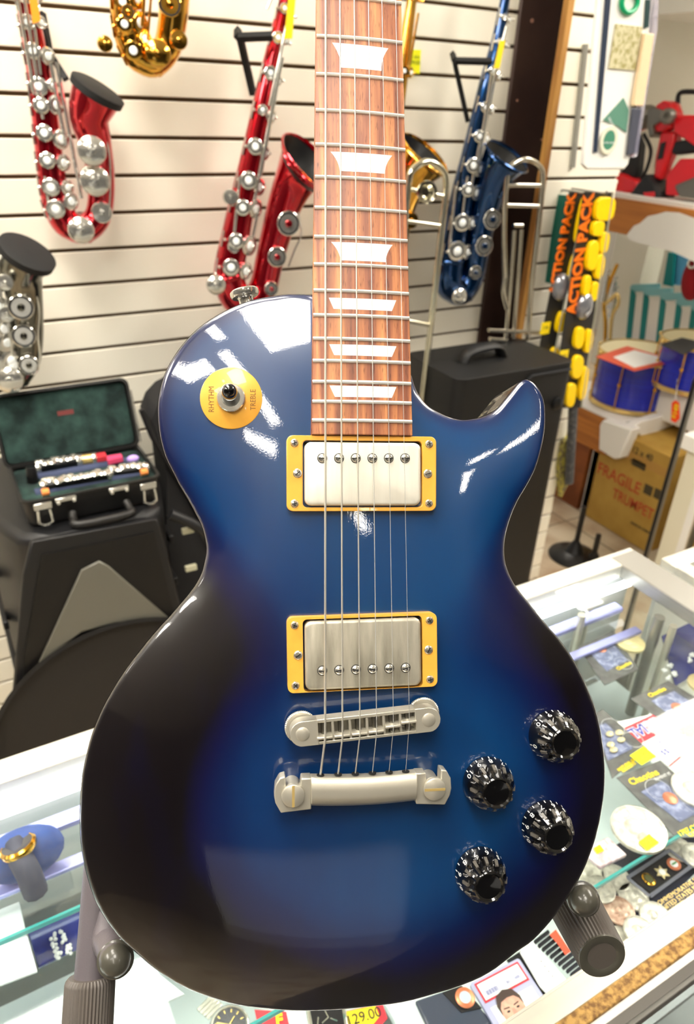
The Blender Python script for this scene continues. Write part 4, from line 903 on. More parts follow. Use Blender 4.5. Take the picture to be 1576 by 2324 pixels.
for i, (c4, z, m, nm, lab) in enumerate([
    ([(-40, 2085), (45, 2050), (62, 2126), (-40, 2165)], .858, M_deck, 'white_tray', 'white card tray left of the dark blue panel, upper one'),
    ([(-40, 2165), (64, 2128), (86, 2208), (-40, 2255)], .858, M_deck, 'white_tray', 'white card tray left of the dark blue panel, lower one'),
    ([(64, 2120), (188, 2070), (190, 2150), (88, 2200)], .803, bpy.data.materials['dark_blue_acrylic'], 'acrylic_tray', 'dark blue acrylic panel with glints, left of the stand tube'),
    ([(262, 2200), (360, 2212), (420, 2260), (262, 2330)], .803, M_deck, 'white_tray', 'white tray right of the left ribbed sleeve')]):
    o = slab(c4, .004, Z=z).build(nm, m, None, bevel=.001); tag(o, lab, 'tray')
sp = thing('crystals_and_led_glints', 'four white clusters standing for LED reflections on the dark blue panel', 'jewellery', at(138, 2150, Z=.81))  # white balls stand in for LED reflections on the glossy blue panel
for x, y in ((121, 2135), (144, 2125), (133, 2165), (155, 2155)):
    b = MB(); p = at(x, y, Z=.812)
    for k in range(9): b.ball(p+Vector((random.uniform(-.003, .003), random.uniform(-.008, .008), random.uniform(0, .002))), .0022, 8)
    b.build('crystal_and_glint_cluster', M_wwhite, sp, smooth=False)
# ================================================================== saxophones on the slatwall
def sax(name, label, mb_, mk, Yp, body, bell, rim_ax, cups, rods, open_cups=(), big_off=.03, guard=None, tagp=None, hang=None, cap=True, keyn=10):
    P = lambda x, y, d=0: at(x, y, Y=Yp-d)
    c0 = P(*body[len(body)//2][:2]); t = thing('saxophone', label, 'saxophone', c0, 'saxophones hanging on the slatwall')
    S = spline(list(body)+[(bell[1][0], bell[1][1], bell[1][2]*.9)], 6); pts = [P(x, y) for x, y, r in S]; rs = [r*mpp(p)*1.06 for (x, y, r), p in zip(S, pts)]
    MB().tube(pts, rs, 26).build('body_tube', mb_, t)
    S2_ = spline(bell, 6); n = len(S2_)
    pts2 = []; rs2 = []; off0 = 0
    for i, (x, y, r) in enumerate(S2_):
        f = i/(n-1); p = P(x, y, .045*f*f); pts2.append(p); rs2.append(r*mpp(p)*1.04)
    b = MB(); b.tube(pts2, rs2, 32, cap=False); b.build('bell', mb_, t)
    p, r = pts2[-1], rs2[-1]; ax = (pts2[-1]-pts2[-3]).normalized()
    # the tube's last ring is square to the path: rim bead and throat follow it
    o1 = ax.orthogonal().normalized(); o2 = ax.cross(o1)
    ring = [p+(o1*math.cos(2*PI*k/36)+o2*math.sin(2*PI*k/36))*r for k in range(36)]
    if rim_ax:
        b = MB(); b.tube(ring, .003, 8, closed=True); b.build('bell_rim', mb_, t)
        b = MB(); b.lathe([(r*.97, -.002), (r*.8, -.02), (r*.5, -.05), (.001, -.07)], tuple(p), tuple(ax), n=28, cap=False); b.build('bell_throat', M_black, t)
    if cap == 'black':
        b = MB(); b.lathe([(r*1.0, -.010), (r*1.07, -.009), (r*1.09, .004), (r*1.0, .006), (.001, .007)], tuple(p), tuple(ax), n=36, cap=False); b.build('bell_cap', M_blackm, t)
    # ferrules at bow joints
    for (x, y, r_) in (body[-2], bell[1]):
        q = P(x, y); rr_ = r_*mpp(q)*1.03; j = min(range(len(pts)), key=lambda i: (pts[i]-q).length) if (x, y, r_) == body[-2] else None
        d = (P(body[-1][0], body[-1][1])-P(body[-2][0], body[-2][1])) if j is not None else (P(*bell[2][:2])-P(*bell[1][:2]))
        b = MB(); b.lathe([(rr_*1.03, -.006), (rr_*1.09, -.003), (rr_*1.09, .003), (rr_*1.03, .006)], tuple(q), tuple(d.normalized()), n=28, cap=False); b.build('joint_ring', mb_, t)
    m_per = mpp(c0)
    def cup(x, y, r, off, nm='key_cup', m=mk, pad=False):
        q = P(x, y, off); rr_ = r*mpp(q); axc = Vector((-.15, -1, .1)).normalized()
        b = MB(); b.lathe([(rr_*.2, .010), (rr_*.92, .0085), (rr_, .0060), (rr_, .0), (rr_*.86, -.004)][::-1] if not pad else [(rr_*.9, 0), (rr_, .002), (rr_, .005), (rr_*.93, .006), (rr_*.9, .0045)], tuple(q), tuple(axc), n=30)
        o = b.build(nm, m, t, angle=50)
        if pad: b = MB(); b.lathe([(rr_*.9, .0046), (rr_*.3, .0042), (.0002, .0042)], tuple(q), tuple(axc), n=26, cap=False); b.build('pad', M_blackm, o)
        b = MB(); b.lathe([(rr_*.30, .0085), (rr_*.26, .0115), (.0002, .0125)], tuple(q), tuple(axc), n=20, cap=False); b.build('resonator', mk if not pad else mb_, o)
        return o
    def offs(x, y):
        best = min(range(n), key=lambda i: (S2_[i][0]-x)**2+(S2_[i][1]-y)**2); d2 = math.hypot(S2_[best][0]-x, S2_[best][1]-y)
        if d2 > S2_[best][2]*1.1: return big_off
        f = best/(n-1); return .045*f*f+rs2[best]+.006
    for x, y, r in cups: cup(x, y, r, offs(x, y))
    for x, y, r in open_cups: cup(x, y, r, offs(x, y)+.002, pad=True)
    for a, c, r in rods:
        off = big_off*.95; MB().tube([P(*a, off), P(*c, off)], r*m_per, 10).build('key_rod', mk, t)
    # finger keys and posts strung along the body tube
    for i in range(keyn):
        f = (i+.7)/keyn*.80; k = int(f*(len(pts)-1)); q = pts[k]; r = rs[k]; d = (pts[min(k+1, len(pts)-1)]-pts[max(k-1, 0)]).normalized(); sd = d.cross(Vector((0, -1, 0))).normalized()
        for s_, up_ in ((-.75, .8), (.35, 1.05)):
            pc_ = q+sd*r*s_+Vector((0, -1, 0))*r*up_+d*random.uniform(-.006, .006); rr_ = r*random.uniform(.5, .72)
            b = MB(); b.lathe([(rr_, 0), (rr_, .004), (rr_*.8, .006), (rr_*.55, .0055), (.0002, .0058)], tuple(pc_), (sd.x*s_*.6, -1, sd.z*s_*.6), n=22); kc = b.build('finger_key', mk, t)
            b = MB(); b.lathe([(rr_*.45, .0058), (rr_*.38, .0072), (.0002, .0076)], tuple(pc_), (sd.x*s_*.6, -1, sd.z*s_*.6), n=16, cap=False); b.build('pearl', M_pearl, kc)
            b = MB(); e = pc_+sd*(-s_)*r*.9+Vector((0, -.004, 0)); b.tube([pc_+Vector((0, -.004, 0)), e], .0016, 8); b.ball(e, .0034, 8); b.build('key_arm', mk, t)
        for s_ in (-1.0, .95):
            b = MB(); e = q+sd*r*s_+Vector((0, -r*.9, 0)); b.lathe([(.0022, 0), (.0022, .010), (.0036, .011), (.0036, .015), (.0003, .018)], tuple(q+sd*r*s_*.8+Vector((0, -r*.6, 0))), tuple((e-q).normalized()), n=10); b.build('post', mk, t)
        k2 = MB(); k2.tube([q+sd*r*(1.05)+Vector((0, -r*.4, 0))+d*.018, q+sd*r*1.05+Vector((0, -r*.4, 0))-d*.018], .0022, 8); k2.build('side_key', mk, t)
    if guard:
        for g in guard:
            b = MB(); b.tube([P(x, y, big_off+.018) for x, y in spline(g, 5)], .0022, 8); b.build('key_guard', mk, t)
    if hang:
        h = thing('sax_hanger', hang[0], 'hanger', P(*hang[1][0][:2], -.02), 'black slatwall hangers')
        for pl_ in hang[1][1:]:
            for (a, c) in zip(pl_, pl_[1:]):
                p0, p1 = at(*a[:2], Y=Yp-a[2]), at(*c[:2], Y=Yp-c[2]); b = MB(); b.tube([p0, p1], hang[1][0][2]*m_per, 4); b.build('hanger_arm', M_blackm, h, smooth=False)
    if tagp:
        tg = thing('price_tag', tagp[0], 'price tag', P(*tagp[1][0], .05), 'price tags on the wall'); slab(tagp[1], .0012, Y=Yp-.055).build('paper', tagp[2], tg)
    return t
M_sred = mat('red_lacquered_brass', (196, 8, 34), .13, .9, coat=1); M_sblue = mat('blue_lacquered_brass', (0, 58, 112), .12, .92, coat=1); M_sgold = mat('gold_lacquer', (232, 176, 66), .12, 1, coat=.6); M_snick = mat('black_nickel', (120, 118, 110), .14, 1)
M_orange = mat('orange_tag', (250, 150, 30), .6)
sax('saxophone', 'red lacquered saxophone hanging at the upper left of the slatwall', M_sred, M_chrome, 1.72,
    [(42, -90, 17), (58, 0, 20), (75, 90, 24), (92, 190, 26), (105, 290, 28), (115, 380, 29), (128, 455, 31), (150, 505, 31)],
    [(150, 505, 31), (185, 520, 31), (220, 495, 28), (230, 440, 28), (226, 375, 31), (214, 315, 36), (203, 262, 43), (222, 205, 54)], True,
    [(208, 342, 32), (215, 410, 33), (231, 482, 23), (184, 522, 29)], [((38, -20), (78, 215), 3.5), ((55, -10), (98, 270), 3.5), ((78, 60), (92, 170), 3), ((115, 145), (150, 330), 4), ((128, 140), (185, 450), 4), ((102, 400), (115, 500), 3)],
    guard=[[(236, 300), (248, 350), (250, 420), (247, 490)]], cap='black',
    hang=('black slatwall hanger behind the red saxophone at upper left', [(105, 60, 9), [(95, 30, -.04), (112, 120, .0), (150, 180, .03)]]), tagp=('orange and yellow price tag on the upper left red saxophone', [(66, -6), (84, -6), (92, 48), (74, 54)], M_orange))
sax('saxophone', 'red lacquered saxophone with a flared bell hanging left of the guitar neck', M_sred, M_chrome, 1.70,
    [(668, -90, 13), (648, 0, 15), (628, 90, 17), (606, 190, 20), (585, 290, 22), (566, 385, 25), (548, 470, 28), (530, 560, 31), (520, 625, 33), (535, 675, 34)],
    [(535, 675, 34), (565, 690, 34), (596, 655, 31), (612, 590, 31), (630, 520, 34), (648, 460, 38), (668, 415, 45), (684, 388, 56), (700, 370, 74)], True,
    [(490, 646, 22), (522, 447, 17), (530, 560, 14)], [((606, 20), (640, -60), 3), ((640, 130), (590, 400), 5), ((626, 200), (575, 470), 4), ((650, 60), (612, 240), 3.5), ((545, 400), (530, 550), 3.5), ((588, 470), (570, 560), 3)],
    open_cups=[(654, 507, 27), (628, 583, 22), (615, 655, 16)], guard=[[(676, 480), (684, 530), (668, 570), (655, 605)]],
    hang=('black slatwall hanger holding the middle red saxophone', [(540, 70, 9), [(540, 68, -.03), (540, 85, .02), (618, 82, .05)], [(545, 85, -.02), (575, 215, -.04)]]), tagp=('long yellow price tag on the red saxophone beside the neck', [(655, -5), (671, -5), (663, 88), (645, 88)], M_wyel))
sax('saxophone', 'blue lacquered saxophone hanging right of the guitar neck', M_sblue, M_chrome, 1.68,
    [(1160, -80, 10), (1145, 10, 11), (1128, 100, 14), (1108, 180, 17), (1088, 270, 19), (1070, 350, 21), (1052, 430, 24), (1035, 520, 27), (1022, 590, 30), (1020, 645, 31)],
    [(1020, 645, 31), (1045, 662, 30), (1070, 625, 29), (1082, 560, 30), (1094, 500, 32), (1106, 450, 35), (1120, 410, 40), (1134, 380, 46), (1150, 355, 56)], True,
    [(1042, 672, 18)], [((1150, 60), (1118, 190), 3), ((1118, 170), (1082, 400), 5), ((1105, 260), (1070, 420), 4), ((1035, 420), (1020, 570), 3), ((1062, 400), (1048, 500), 3)],
    open_cups=[(1116, 498, 22), (1098, 558, 22), (1078, 618, 15)], hang=('black slatwall hanger holding the blue saxophone', [(1030, 130, 7), [(1028, 122, -.03), (1032, 138, .02), (1116, 140, .05)], [(1032, 140, -.02), (1062, 275, -.04)]]), tagp=('narrow yellow price tag on the blue saxophone', [(1135, 92), (1147, 92), (1134, 155), (1121, 155)], M_wyel))
sax('saxophone', 'gold saxophone whose bow shows at the top edge of the photo', M_sgold, M_sgold, 1.68,
    [(268, -160, 22), (276, -80, 25), (280, 0, 28), (288, 70, 30), (312, 125, 31)], [(312, 125, 31), (345, 140, 31), (378, 110, 30), (392, 50, 31), (396, -20, 34), (398, -90, 38), (396, -150, 46)], True,
    [(358, 122, 29), (405, 92, 20), (238, 100, 17)], [((262, -30), (275, 80), 3), ((330, -40), (322, 60), 4), ((345, -30), (335, 90), 3)], open_cups=[(385, 10, 26), (290, 28, 15)], keyn=5)
sax('saxophone', 'dark nickel saxophone cut off by the left edge above the open case', M_snick, M_chrome, 1.62,
    [(-60, 420, 26), (-55, 520, 28), (-45, 620, 32), (-30, 720, 34), (-14, 800, 35), (2, 842, 34)], [(2, 842, 34), (32, 850, 33), (56, 815, 32), (62, 760, 33), (58, 700, 36), (52, 650, 40), (48, 612, 46), (62, 575, 56)], True,
    [(22, 862, 30), (-20, 600, 26), (12, 640, 18), (16, 712, 18)], [((2, 560), (18, 680), 4), ((14, 680), (30, 830), 4), ((-4, 540), (8, 800), 3)], open_cups=[(48, 697, 28), (54, 762, 26), (66, 828, 22)], guard=[[(76, 650), (88, 700), (86, 760), (90, 810), (78, 850)]], cap='black')
sax('saxophone', 'gold saxophone mostly hidden behind the fretboard', M_sgold, M_sgold, 1.72,
    [(948, -90, 10), (935, 0, 11), (922, 90, 14), (905, 200, 18), (885, 330, 22), (865, 450, 27), (848, 560, 30), (850, 610, 31)],
    [(850, 610, 31), (872, 625, 30), (890, 570, 30), (900, 510, 32), (910, 460, 36), (926, 415, 42), (945, 378, 52), (965, 350, 64)], True,
    [(932, 500, 18)], [((940, 0), (928, 120), 2.5), ((950, 30), (930, 150), 2.5)], keyn=4)
yn = thing('price_note', 'neon yellow price note on the slatwall right of the fretboard', 'price note', at(935, 140, Y=1.80), 'price tags on the wall'); slab([(915, 112), (956, 113), (953, 167), (914, 165)], .0008, Y=1.797).build('paper', M_yellow, yn)
for i, s_ in enumerate(('alto sax', '$399.00')): lettering(s_, .013, frame(at(938, 128+i*14, Y=1.7955), (1, 0, 0), (0, 0, 1)), mat('green_ink', (110, 130, 20), .6), yn, depth=.0001)
# ================================================================== trombones
M_tb = mat('silver_trombone', (228, 224, 205), .13, 1); M_tb2 = mat('nickel_trombone', (205, 200, 188), .16, 1)
def tubes(t, m, Yp, lst, nm, r):
    for pts in lst:
        S = spline(pts, 8) if len(pts) > 2 else pts
        MB().tube([at(x, y, Y=Yp) for x, y in S], r*mpp(at(*pts[0], Y=Yp)), 14).build(nm, m, t)
tb = thing('trombone', 'silver trombone with round mouthpiece standing right beside the fretboard', 'trombone', at(985, 860, Y=1.52), 'trombones against the wall')
tubes(tb, M_tb, 1.52, [[(905, 760), (915, 560), (928, 420), (938, 385), (970, 367), (1003, 385), (1013, 420), (1003, 520), (985, 680), (962, 880), (948, 1010)]], 'slide_tube', 7)
tubes(tb, M_tb, 1.52, [[(925, 428), (952, 433)], [(982, 440), (1010, 446)], [(912, 500), (1003, 513)], [(905, 724), (976, 738)]], 'brace', 5)
q = at(966, 436, Y=1.50); ax = Vector((-.25, -1, .15)).normalized(); b = MB(); b.lathe([(.013, 0), (.021, .004), (.0245, .010), (.023, .014), (.017, .013), (.010, .004), (.004, -.012)], tuple(q), tuple(ax), n=36, cap=False); b.build('mouthpiece', M_tb, tb)
b = MB(); b.cyl(q, q-ax*.05, .011, .006, 18); b.build('mouthpiece_shank', M_tb, tb)
tb2 = thing('trombone', 'nickel trombone with a tall tuning slide leaning in front of the brown beam', 'trombone', at(1170, 770, Y=1.60), 'trombones against the wall')
tubes(tb2, M_tb2, 1.60, [[(1147, 630), (1145, 520), (1149, 420), (1158, 380), (1192, 362), (1225, 378), (1232, 412), (1222, 520), (1208, 640), (1198, 770)], [(1147, 630), (1144, 665), (1152, 700)]], 'slide_tube', 6)
tubes(tb2, M_tb2, 1.60, [[(1168, 522), (1160, 640), (1148, 768)], [(1184, 520), (1176, 640), (1166, 768)]], 'inner_tube', 5)
tubes(tb2, M_tb2, 1.60, [[(1152, 420), (1228, 421)], [(1149, 466), (1225, 468)], [(1110, 749), (1238, 756)], [(1112, 769), (1150, 772)], [(1166, 512), (1186, 512)]], 'brace', 5)
b = MB(); b.cyl(at(1158, 395, Y=1.59), at(1158, 412, Y=1.59), .014, n=20)
# ================================================================== speaker, clarinet case, soft case
M_spk = mat('black_speaker_plastic', (22, 22, 24), .42, bump=.3, bscale=500); M_spk2 = mat('dark_speaker_recess', (8, 6, 6), .5); M_grl = mat('grey_horn', (104, 102, 92), .34); M_mesh = mat('steel_grille', (34, 30, 26), .5, .3, bump=1.0, bscale=1400)
ZS = .88
spk = thing('loudspeaker', 'large black stage loudspeaker with grey horn standing under the open clarinet case', 'loudspeaker', (.2, 1.5, 0))
YF_ = 1.365
a_ = at(70, 1222, Z=ZS); c_ = at(352, 1171, Z=ZS); YF_ = (a_.y+c_.y)/2
X0, X1 = a_.x-.075, c_.x+.06
def spoly(z0, z1, prof): pass
b = MB()
top = [(X0+.05, YF_+.03), (X0+.085, YF_), (X1-.07, YF_), (X1-.03, YF_+.03), (X1, YF_+.16), (X1-.05, 1.78), (X0+.05, 1.78), (X0, YF_+.16)]
b.prism(top, ZS-.0, 0); b.v = [(x, y, z) for x, y, z in b.v]; 
cab = b.build('cabinet', M_spk, spk, bevel=.02, seg=4)
# baffle hood: a thick front rim standing proud of the recessed face
def onf(px, py, d=0): return at(px, py, Y=YF_-.004-d)
b = slab([(68, 1224), (354, 1172), (362, 1190), (455, 1560), (470, 1800), (20, 1800), (28, 1560), (50, 1300)], .012, Y=YF_); b.build('front_baffle', M_spk, spk, bevel=.004)
b = slab([(92, 1252), (345, 1200), (395, 1400), (420, 1700), (44, 1740), (52, 1480)], .002, .0125, Y=YF_); b.build('recessed_face', M_spk2, spk)
horn = []
hp = [((182, 1283), .0), ((222, 1262), .0), ((240, 1272), .0), ((376, 1392), .012), ((330, 1404), .018), ((250, 1404), .02), ((160, 1430), .018), ((88, 1490), .012)]
b = slab([(180, 1284), (222, 1263), (242, 1274), (378, 1392), (330, 1402), (262, 1402), (180, 1424), (84, 1494)], .006, .0145, Y=YF_); b.build('horn_flare', M_grl, spk, bevel=.003)
cc = at(292, 1640, Y=YF_-.016); rx = (at(292, 1406, Y=YF_-.016)-cc).length
b = MB(); b.lathe([(rx*.985, 0), (rx, .004), (rx*1.02, .010), (rx*.985, .012)], tuple(cc), (0, -1, 0), n=64, cap=False); b.build('woofer_ring', M_spk, spk)
b = MB(); b.lathe([(rx*.985, .004), (rx*.7, .010), (.001, .014)], tuple(cc), (0, -1, 0), n=64, cap=False); b.build('woofer_grille', M_mesh, spk)
for s, xs in ((-1, X0-.004), (1, X1+.004)):
    for z0 in (.36, .48, .60, .72):
        b = MB(); b.box((xs-.006, YF_+.12, z0), (xs+.006, YF_+.30, z0+.022)); b.build('side_rib', M_spk, spk, bevel=.003)
b = MB(); b.tube([tuple(v) for v in spline([(X1-.02, YF_+.02, .86), (X1+.05, YF_+.01, .80), (X1+.085, YF_+.02, .68), (X1+.06, YF_+.03, .52)], 5)], .012, 12); b.build('side_handle', M_spk, spk)
for z in (.80, .70, .60):
    b = MB(); b.box((X1+.004, YF_+.02, z), (X1+.03, YF_+.03, z+.012)); b.build('cable_clip', mat('pale_clip', (190, 188, 160), .5) if z == .80 else bpy.data.materials['pale_clip'], spk)
# clarinet case
M_case = mat('black_abs_case', (30, 29, 28), .35, bump=.35, bscale=420); M_plush = mat('dark_green_plush', (12, 30, 28), .95, noise=((44, 70, 64), 26, .35, .72), bump=.8, bscale=160)
ZR = .945
cc_ = thing('clarinet_case', 'open black clarinet case with dark green plush lining on the loudspeaker', 'instrument case', (.25, 1.55, ZS))
A, B2 = at(50, 1139, Z=ZR), at(365, 1082, Z=ZR); yb_ = 1.70; Cx = at(335, 1030, Z=ZR); 
xl, xr_, yf = A.x, B2.x, (A.y+B2.y)/2; yb_ = yf+.185
def lvl(z, i, r=.018): return [(x, y, z) for x, y in rrect(xr_-xl-2*i, yb_-yf-2*i, r, 5, (xl+xr_)/2, (yf+yb_)/2)]
b = MB(); rows = [lvl(ZS+.001, .012), lvl(ZS+.010, .004), lvl(ZR-.006, 0), lvl(ZR-.004, -.0025), lvl(ZR, -.0025), lvl(ZR, .003), lvl(ZR-.02, .005)]
vs = [p for r_ in rows for p in r_]; m = len(rows[0]); b.add(vs, [(a*m+i, a*m+(i+1) % m, (a+1)*m+(i+1) % m, (a+1)*m+i) for a in range(len(rows)-1) for i in range(m)]+[tuple(range(m))]); b.build('case_base', M_case, cc_)
b = MB(); b.add(lvl(ZR-.012, .004), [tuple(range(m))]); pl_ = b.build('plush_bed', M_plush, cc_)
b = MB()
for y in (yf+.055, yf+.125): b.tube([(xl+.03, y, ZR-.014), (xr_-.03, y, ZR-.014)], .011, 12)
b.build('plush_cradle', mat('slate_plush', (62, 70, 96), .95), cc_)
# lid, standing open behind
lt = [at(-16, 897, Y=yb_+.05), at(292, 855, Y=yb_+.05), at(310, 1012, Y=yb_), at(-4, 1068, Y=yb_)]
TL = frame((lt[0]+lt[1]+lt[2]+lt[3])/4, lt[1]-lt[0], (lt[0]+lt[1])-(lt[2]+lt[3])); wl = ((lt[1]-lt[0]).length+(lt[2]-lt[3]).length)/2; hl = ((lt[0]-lt[3]).length+(lt[1]-lt[2]).length)/2
b = MB(TL); rows = [[(x, y, -.022) for x, y in rrect(wl-.02, hl-.02, .016, 6)], [(x, y, -.014) for x, y in rrect(wl-.004, hl-.004, .018, 6)], [(x, y, .014) for x, y in rrect(wl, hl, .018, 6)], [(x, y, .015) for x, y in rrect(wl-.012, hl-.012, .014, 6)], [(x, y, -.002) for x, y in rrect(wl-.016, hl-.016, .012, 6)]]
m = len(rows[0]); vs = [p for r_ in rows for p in r_]; b.add(vs, [(a*m+i, a*m+(i+1) % m, (a+1)*m+(i+1) % m, (a+1)*m+i) for a in range(4) for i in range(m)]+[tuple(range(m))]); b.build('case_lid', M_case, cc_)
b = MB(TL); b.prism(rrect(wl-.018, hl-.018, .012, 6), .006, -.002); b.build('lid_plush', M_plush, cc_, bevel=.002)
b = MB(TL); b.box((-.022+.006, .016, .0042), (.018, .026, .0048)); b.build('woven_label', mat('maroon_label', (110, 50, 48), .8), cc_)
b = MB(TL); b.tube([(wl/2+.001, -hl/2+.01, .012), (wl/2+.001, hl/2-.03, .012)], .0035, 8); b.build('lid_edge_valance', M_chrome, cc_)
# front hardware
def latch(px):
    g = at(px, 1150-(px-95)*.195+14, Y=yf-.004); T = Matrix.Translation(g)
    o = MB(T); o.box((-.017, -.003, .008), (.017, .001, .022)); l_ = o.build('latch', M_chrome, cc_, bevel=.001)
    k = MB(T); k.tube([(-.011, -.006, .008), (-.013, -.008, -.018), (-.004, -.008, -.024), (.004, -.008, -.024), (.013, -.008, -.018), (.011, -.006, .008)], .0026, 8); k.build('latch_loop', M_chrome, l_)
latch(100); latch(338)
for px in (150, 270):
    g = at(px, 1140-(px-95)*.195+8, Y=yf-.003); b = MB(Matrix.Translation(g)); b.box((-.020, -.004, .002), (.020, .002, .010)); b.lathe([(.004, -.006), (.004, .002)], (-.015, -.002, .002), (0, 1, 0), n=12); b.lathe([(.004, -.006), (.004, .002)], (.015, -.002, .002), (0, 1, 0), n=12); b.build('handle_bracket', M_brass if px == 0 else M_chrome, cc_, bevel=.0008)
h0, h1 = at(165, 1158, Y=yf-.012), at(288, 1136, Y=yf-.012)
zh = ZS+.011; ya = yf-.002; hp_ = [Vector((h0.x, ya, zh+.012)), Vector((h0.x-.002, ya-.016, zh+.004)), Vector((h0.x+.006, ya-.034, zh)), Vector((h1.x-.006, ya-.034, zh)), Vector((h1.x+.002, ya-.016, zh+.004)), Vector((h1.x, ya, zh+.012))]
b = MB(); b.tube([tuple(v) for v in spline(hp_, 5)], .0082, 14); b.build('carry_handle', M_case, cc_)
# the clarinet in its case, several joints
def joint(p0, p1, r, label, keys=9, bell=False, m=None, barrel=False):
    t = thing('clarinet_joint', label, 'clarinet', p0, 'clarinet joints in the open case'); d = (p1-p0).normalized(); L_ = (p1-p0).length; sd = d.cross(Vector((0, 0, 1))).normalized()
    b = MB(); b.tube([p0, p1], r, 18); b.build('wood_tube', m or M_black, t)
    for f in (0.02, .98):
        b = MB(); b.lathe([(r*1.15, -.004), (r*1.2, 0), (r*1.15, .004)], tuple(p0+d*L_*f), tuple(d), n=20, cap=False); b.build('metal_ring', M_chrome, t)
    if keys:
        b = MB(); b.tube([p0+d*.01+Vector((0, 0, r*1.25)), p1-d*.01+Vector((0, 0, r*1.25))], .0022, 8); b.tube([p0+d*.02+sd*-r*1.1+Vector((0, 0, r*.7)), p1-d*.02+sd*-r*1.1+Vector((0, 0, r*.7))], .0020, 8); b.build('key_rod', M_chrome, t)
        for k in range(keys):
            q = p0+d*L_*((k+.5)/keys)+sd*random.choice((-.4, .4, .9))*r+Vector((0, 0, r*1.15)); rr_ = random.uniform(.006, .0095)
            b = MB(); b.lathe([(rr_, 0), (rr_, .002), (rr_*.6, .004), (.0002, .0042)], tuple(q), (0, -.35, 1), n=16); b.build('key', M_chrome, t)
    return t
zj = ZR-.002
joint(at(95, 1105, Z=zj), at(250, 1078, Z=zj), .0095, 'clarinet joint with silver keys nearest the front of the case', 20)
joint(at(250, 1075, Z=zj), at(335, 1062, Z=zj), .0085, 'short clarinet joint at the right front of the case', 7)
joint(at(85, 1062, Z=zj+.006), at(180, 1046, Z=zj+.006), .0095, 'clarinet joint with silver keys along the back of the case', 13)
joint(at(182, 1044, Z=zj+.006), at(215, 1040, Z=zj+.006), .011, 'pale barrel in the back row of the clarinet case', 0, m=M_brass)
t = thing('clarinet_mouthpiece', 'black clarinet mouthpiece standing at the left of the open case', 'mouthpiece', at(72, 1080, Z=zj)); b = MB(); q = at(73, 1085, Z=zj); b.lathe([(.011, 0), (.0115, .01), (.0105, .03), (.009, .034)], tuple(q-Vector((0, 0, .01))), (0.05, .1, 1), n=20); b.build('mouthpiece_body', M_black, t)
for c4, m, lab, nm in (([(216, 1040), (240, 1036), (244, 1046), (218, 1050)], mat('red_box', (190, 50, 60), .5), 'small red reed box at the back of the clarinet case', 'reed_box'), ([(243, 1046), (276, 1040), (280, 1048), (246, 1056)], mat('pink_box', (215, 70, 110), .5), 'small pink reed box at the back of the clarinet case', 'reed_box')):
    o = slab(c4, .012, Z=zj).build(nm, m, None, bevel=.001); tag(o, lab, 'reed box')
q = at(302, 1041, Z=zj+.006); b = MB(); b.ball(q, .012, 16, (1.1, .7, .7)); tag(b.build('cork_grease', mat('lilac_cap', (190, 160, 240), .3), None), 'lilac oval cork grease tub at the right back of the case', 'grease tub')
for px, py in ((103, 1117), (327, 1071)):
    q = at(px, py, Z=zj+.004); b = MB(); b.cyl(q-Vector((.007, 0, 0)), q+Vector((.007, 0, 0)), .0075, n=18); tag(b.build('cork_joint', mat('orange_cork', (228, 140, 70), .7) if px < 200 else bpy.data.materials['orange_cork'], None), 'orange cork tenon at the %s end of the clarinet case' % ('left' if px < 200 else 'right'), 'cork')
# soft case behind the guitar's left shoulder
M_soft = mat('black_soft_fabric', (26, 26, 28), .8, bump=.4, bscale=600)
sc_ = thing('soft_case', 'black padded soft case leaning on the wall between loudspeaker and guitar', 'instrument bag', (.6, 1.55, 0))
b = slab([(318, 922), (330, 890), (352, 866), (400, 840), (520, 800), (640, 800), (640, 1560), (560, 1560), (420, 1560), (352, 1180), (352, 1060), (345, 1000)], .10, 0, Y=1.66); b.build('case_shell', M_soft, sc_, bevel=.012, seg=3)
b = MB(); b.tube([at(x, y, Y=1.555) for x, y in ((320, 930), (345, 990), (385, 1060), (440, 1150), (480, 1240))], .006, 10); b.build('piping', M_spk, sc_)
# ================================================================== right side: suitcase, packages, shelf, drums
M_suit = mat('black_nylon', (13, 13, 14), .5, bump=.35, bscale=700)
su = thing('suitcase', 'tall black soft-sided instrument case standing in front of the brown beam', 'case', (1.35, 1.45, 0))
YS = 1.38; p0, p1 = at(1043, 836, Y=YS), at(1205, 866, Y=YS)
tl, tr = at(1045, 842, Y=YS), at(1212, 862, Y=YS)
zt_ = (tl.z+tr.z)/2+.004; x0_, x1_ = tl.x, at(1290, 815, Y=YS+.02).x+.012
b = MB(); b.prism(rrect(x1_-x0_, .25, .03, 5, (x0_+x1_)/2, YS+.125), zt_-.01, .01); b.build('case_body', M_suit, su, bevel=.022, seg=4)
b = MB(); b.prism([(x0_+.015, YS-.004), (x0_+(x1_-x0_)*.45, YS-.004), (x0_+(x1_-x0_)*.45, YS), (x0_+.015, YS)], .8, .1); b.build('side_panel', M_soft, su, bevel=.002)
b = MB(); b.tube([tuple(v) for v in spline([(x0_+.10, YS+.12, zt_-.002), (x0_+.12, YS+.12, zt_+.028), (x0_+.21, YS+.12, zt_+.032), (x0_+.24, YS+.12, zt_-.002)], 4)], .010, 10); b.v = [(x, YS+.12+(y-YS-.12)*2.2, z) for x, y, z in b.v]; b.build('top_handle', M_suit, su)
q = at(1265, 915, Y=YS-.004); b = MB(); b.lathe([(.018, 0), (.018, .006), (.012, .010), (.0002, .011)], tuple(q), (0, -1, 0), n=24); b.build('lock_boss', M_black, su)
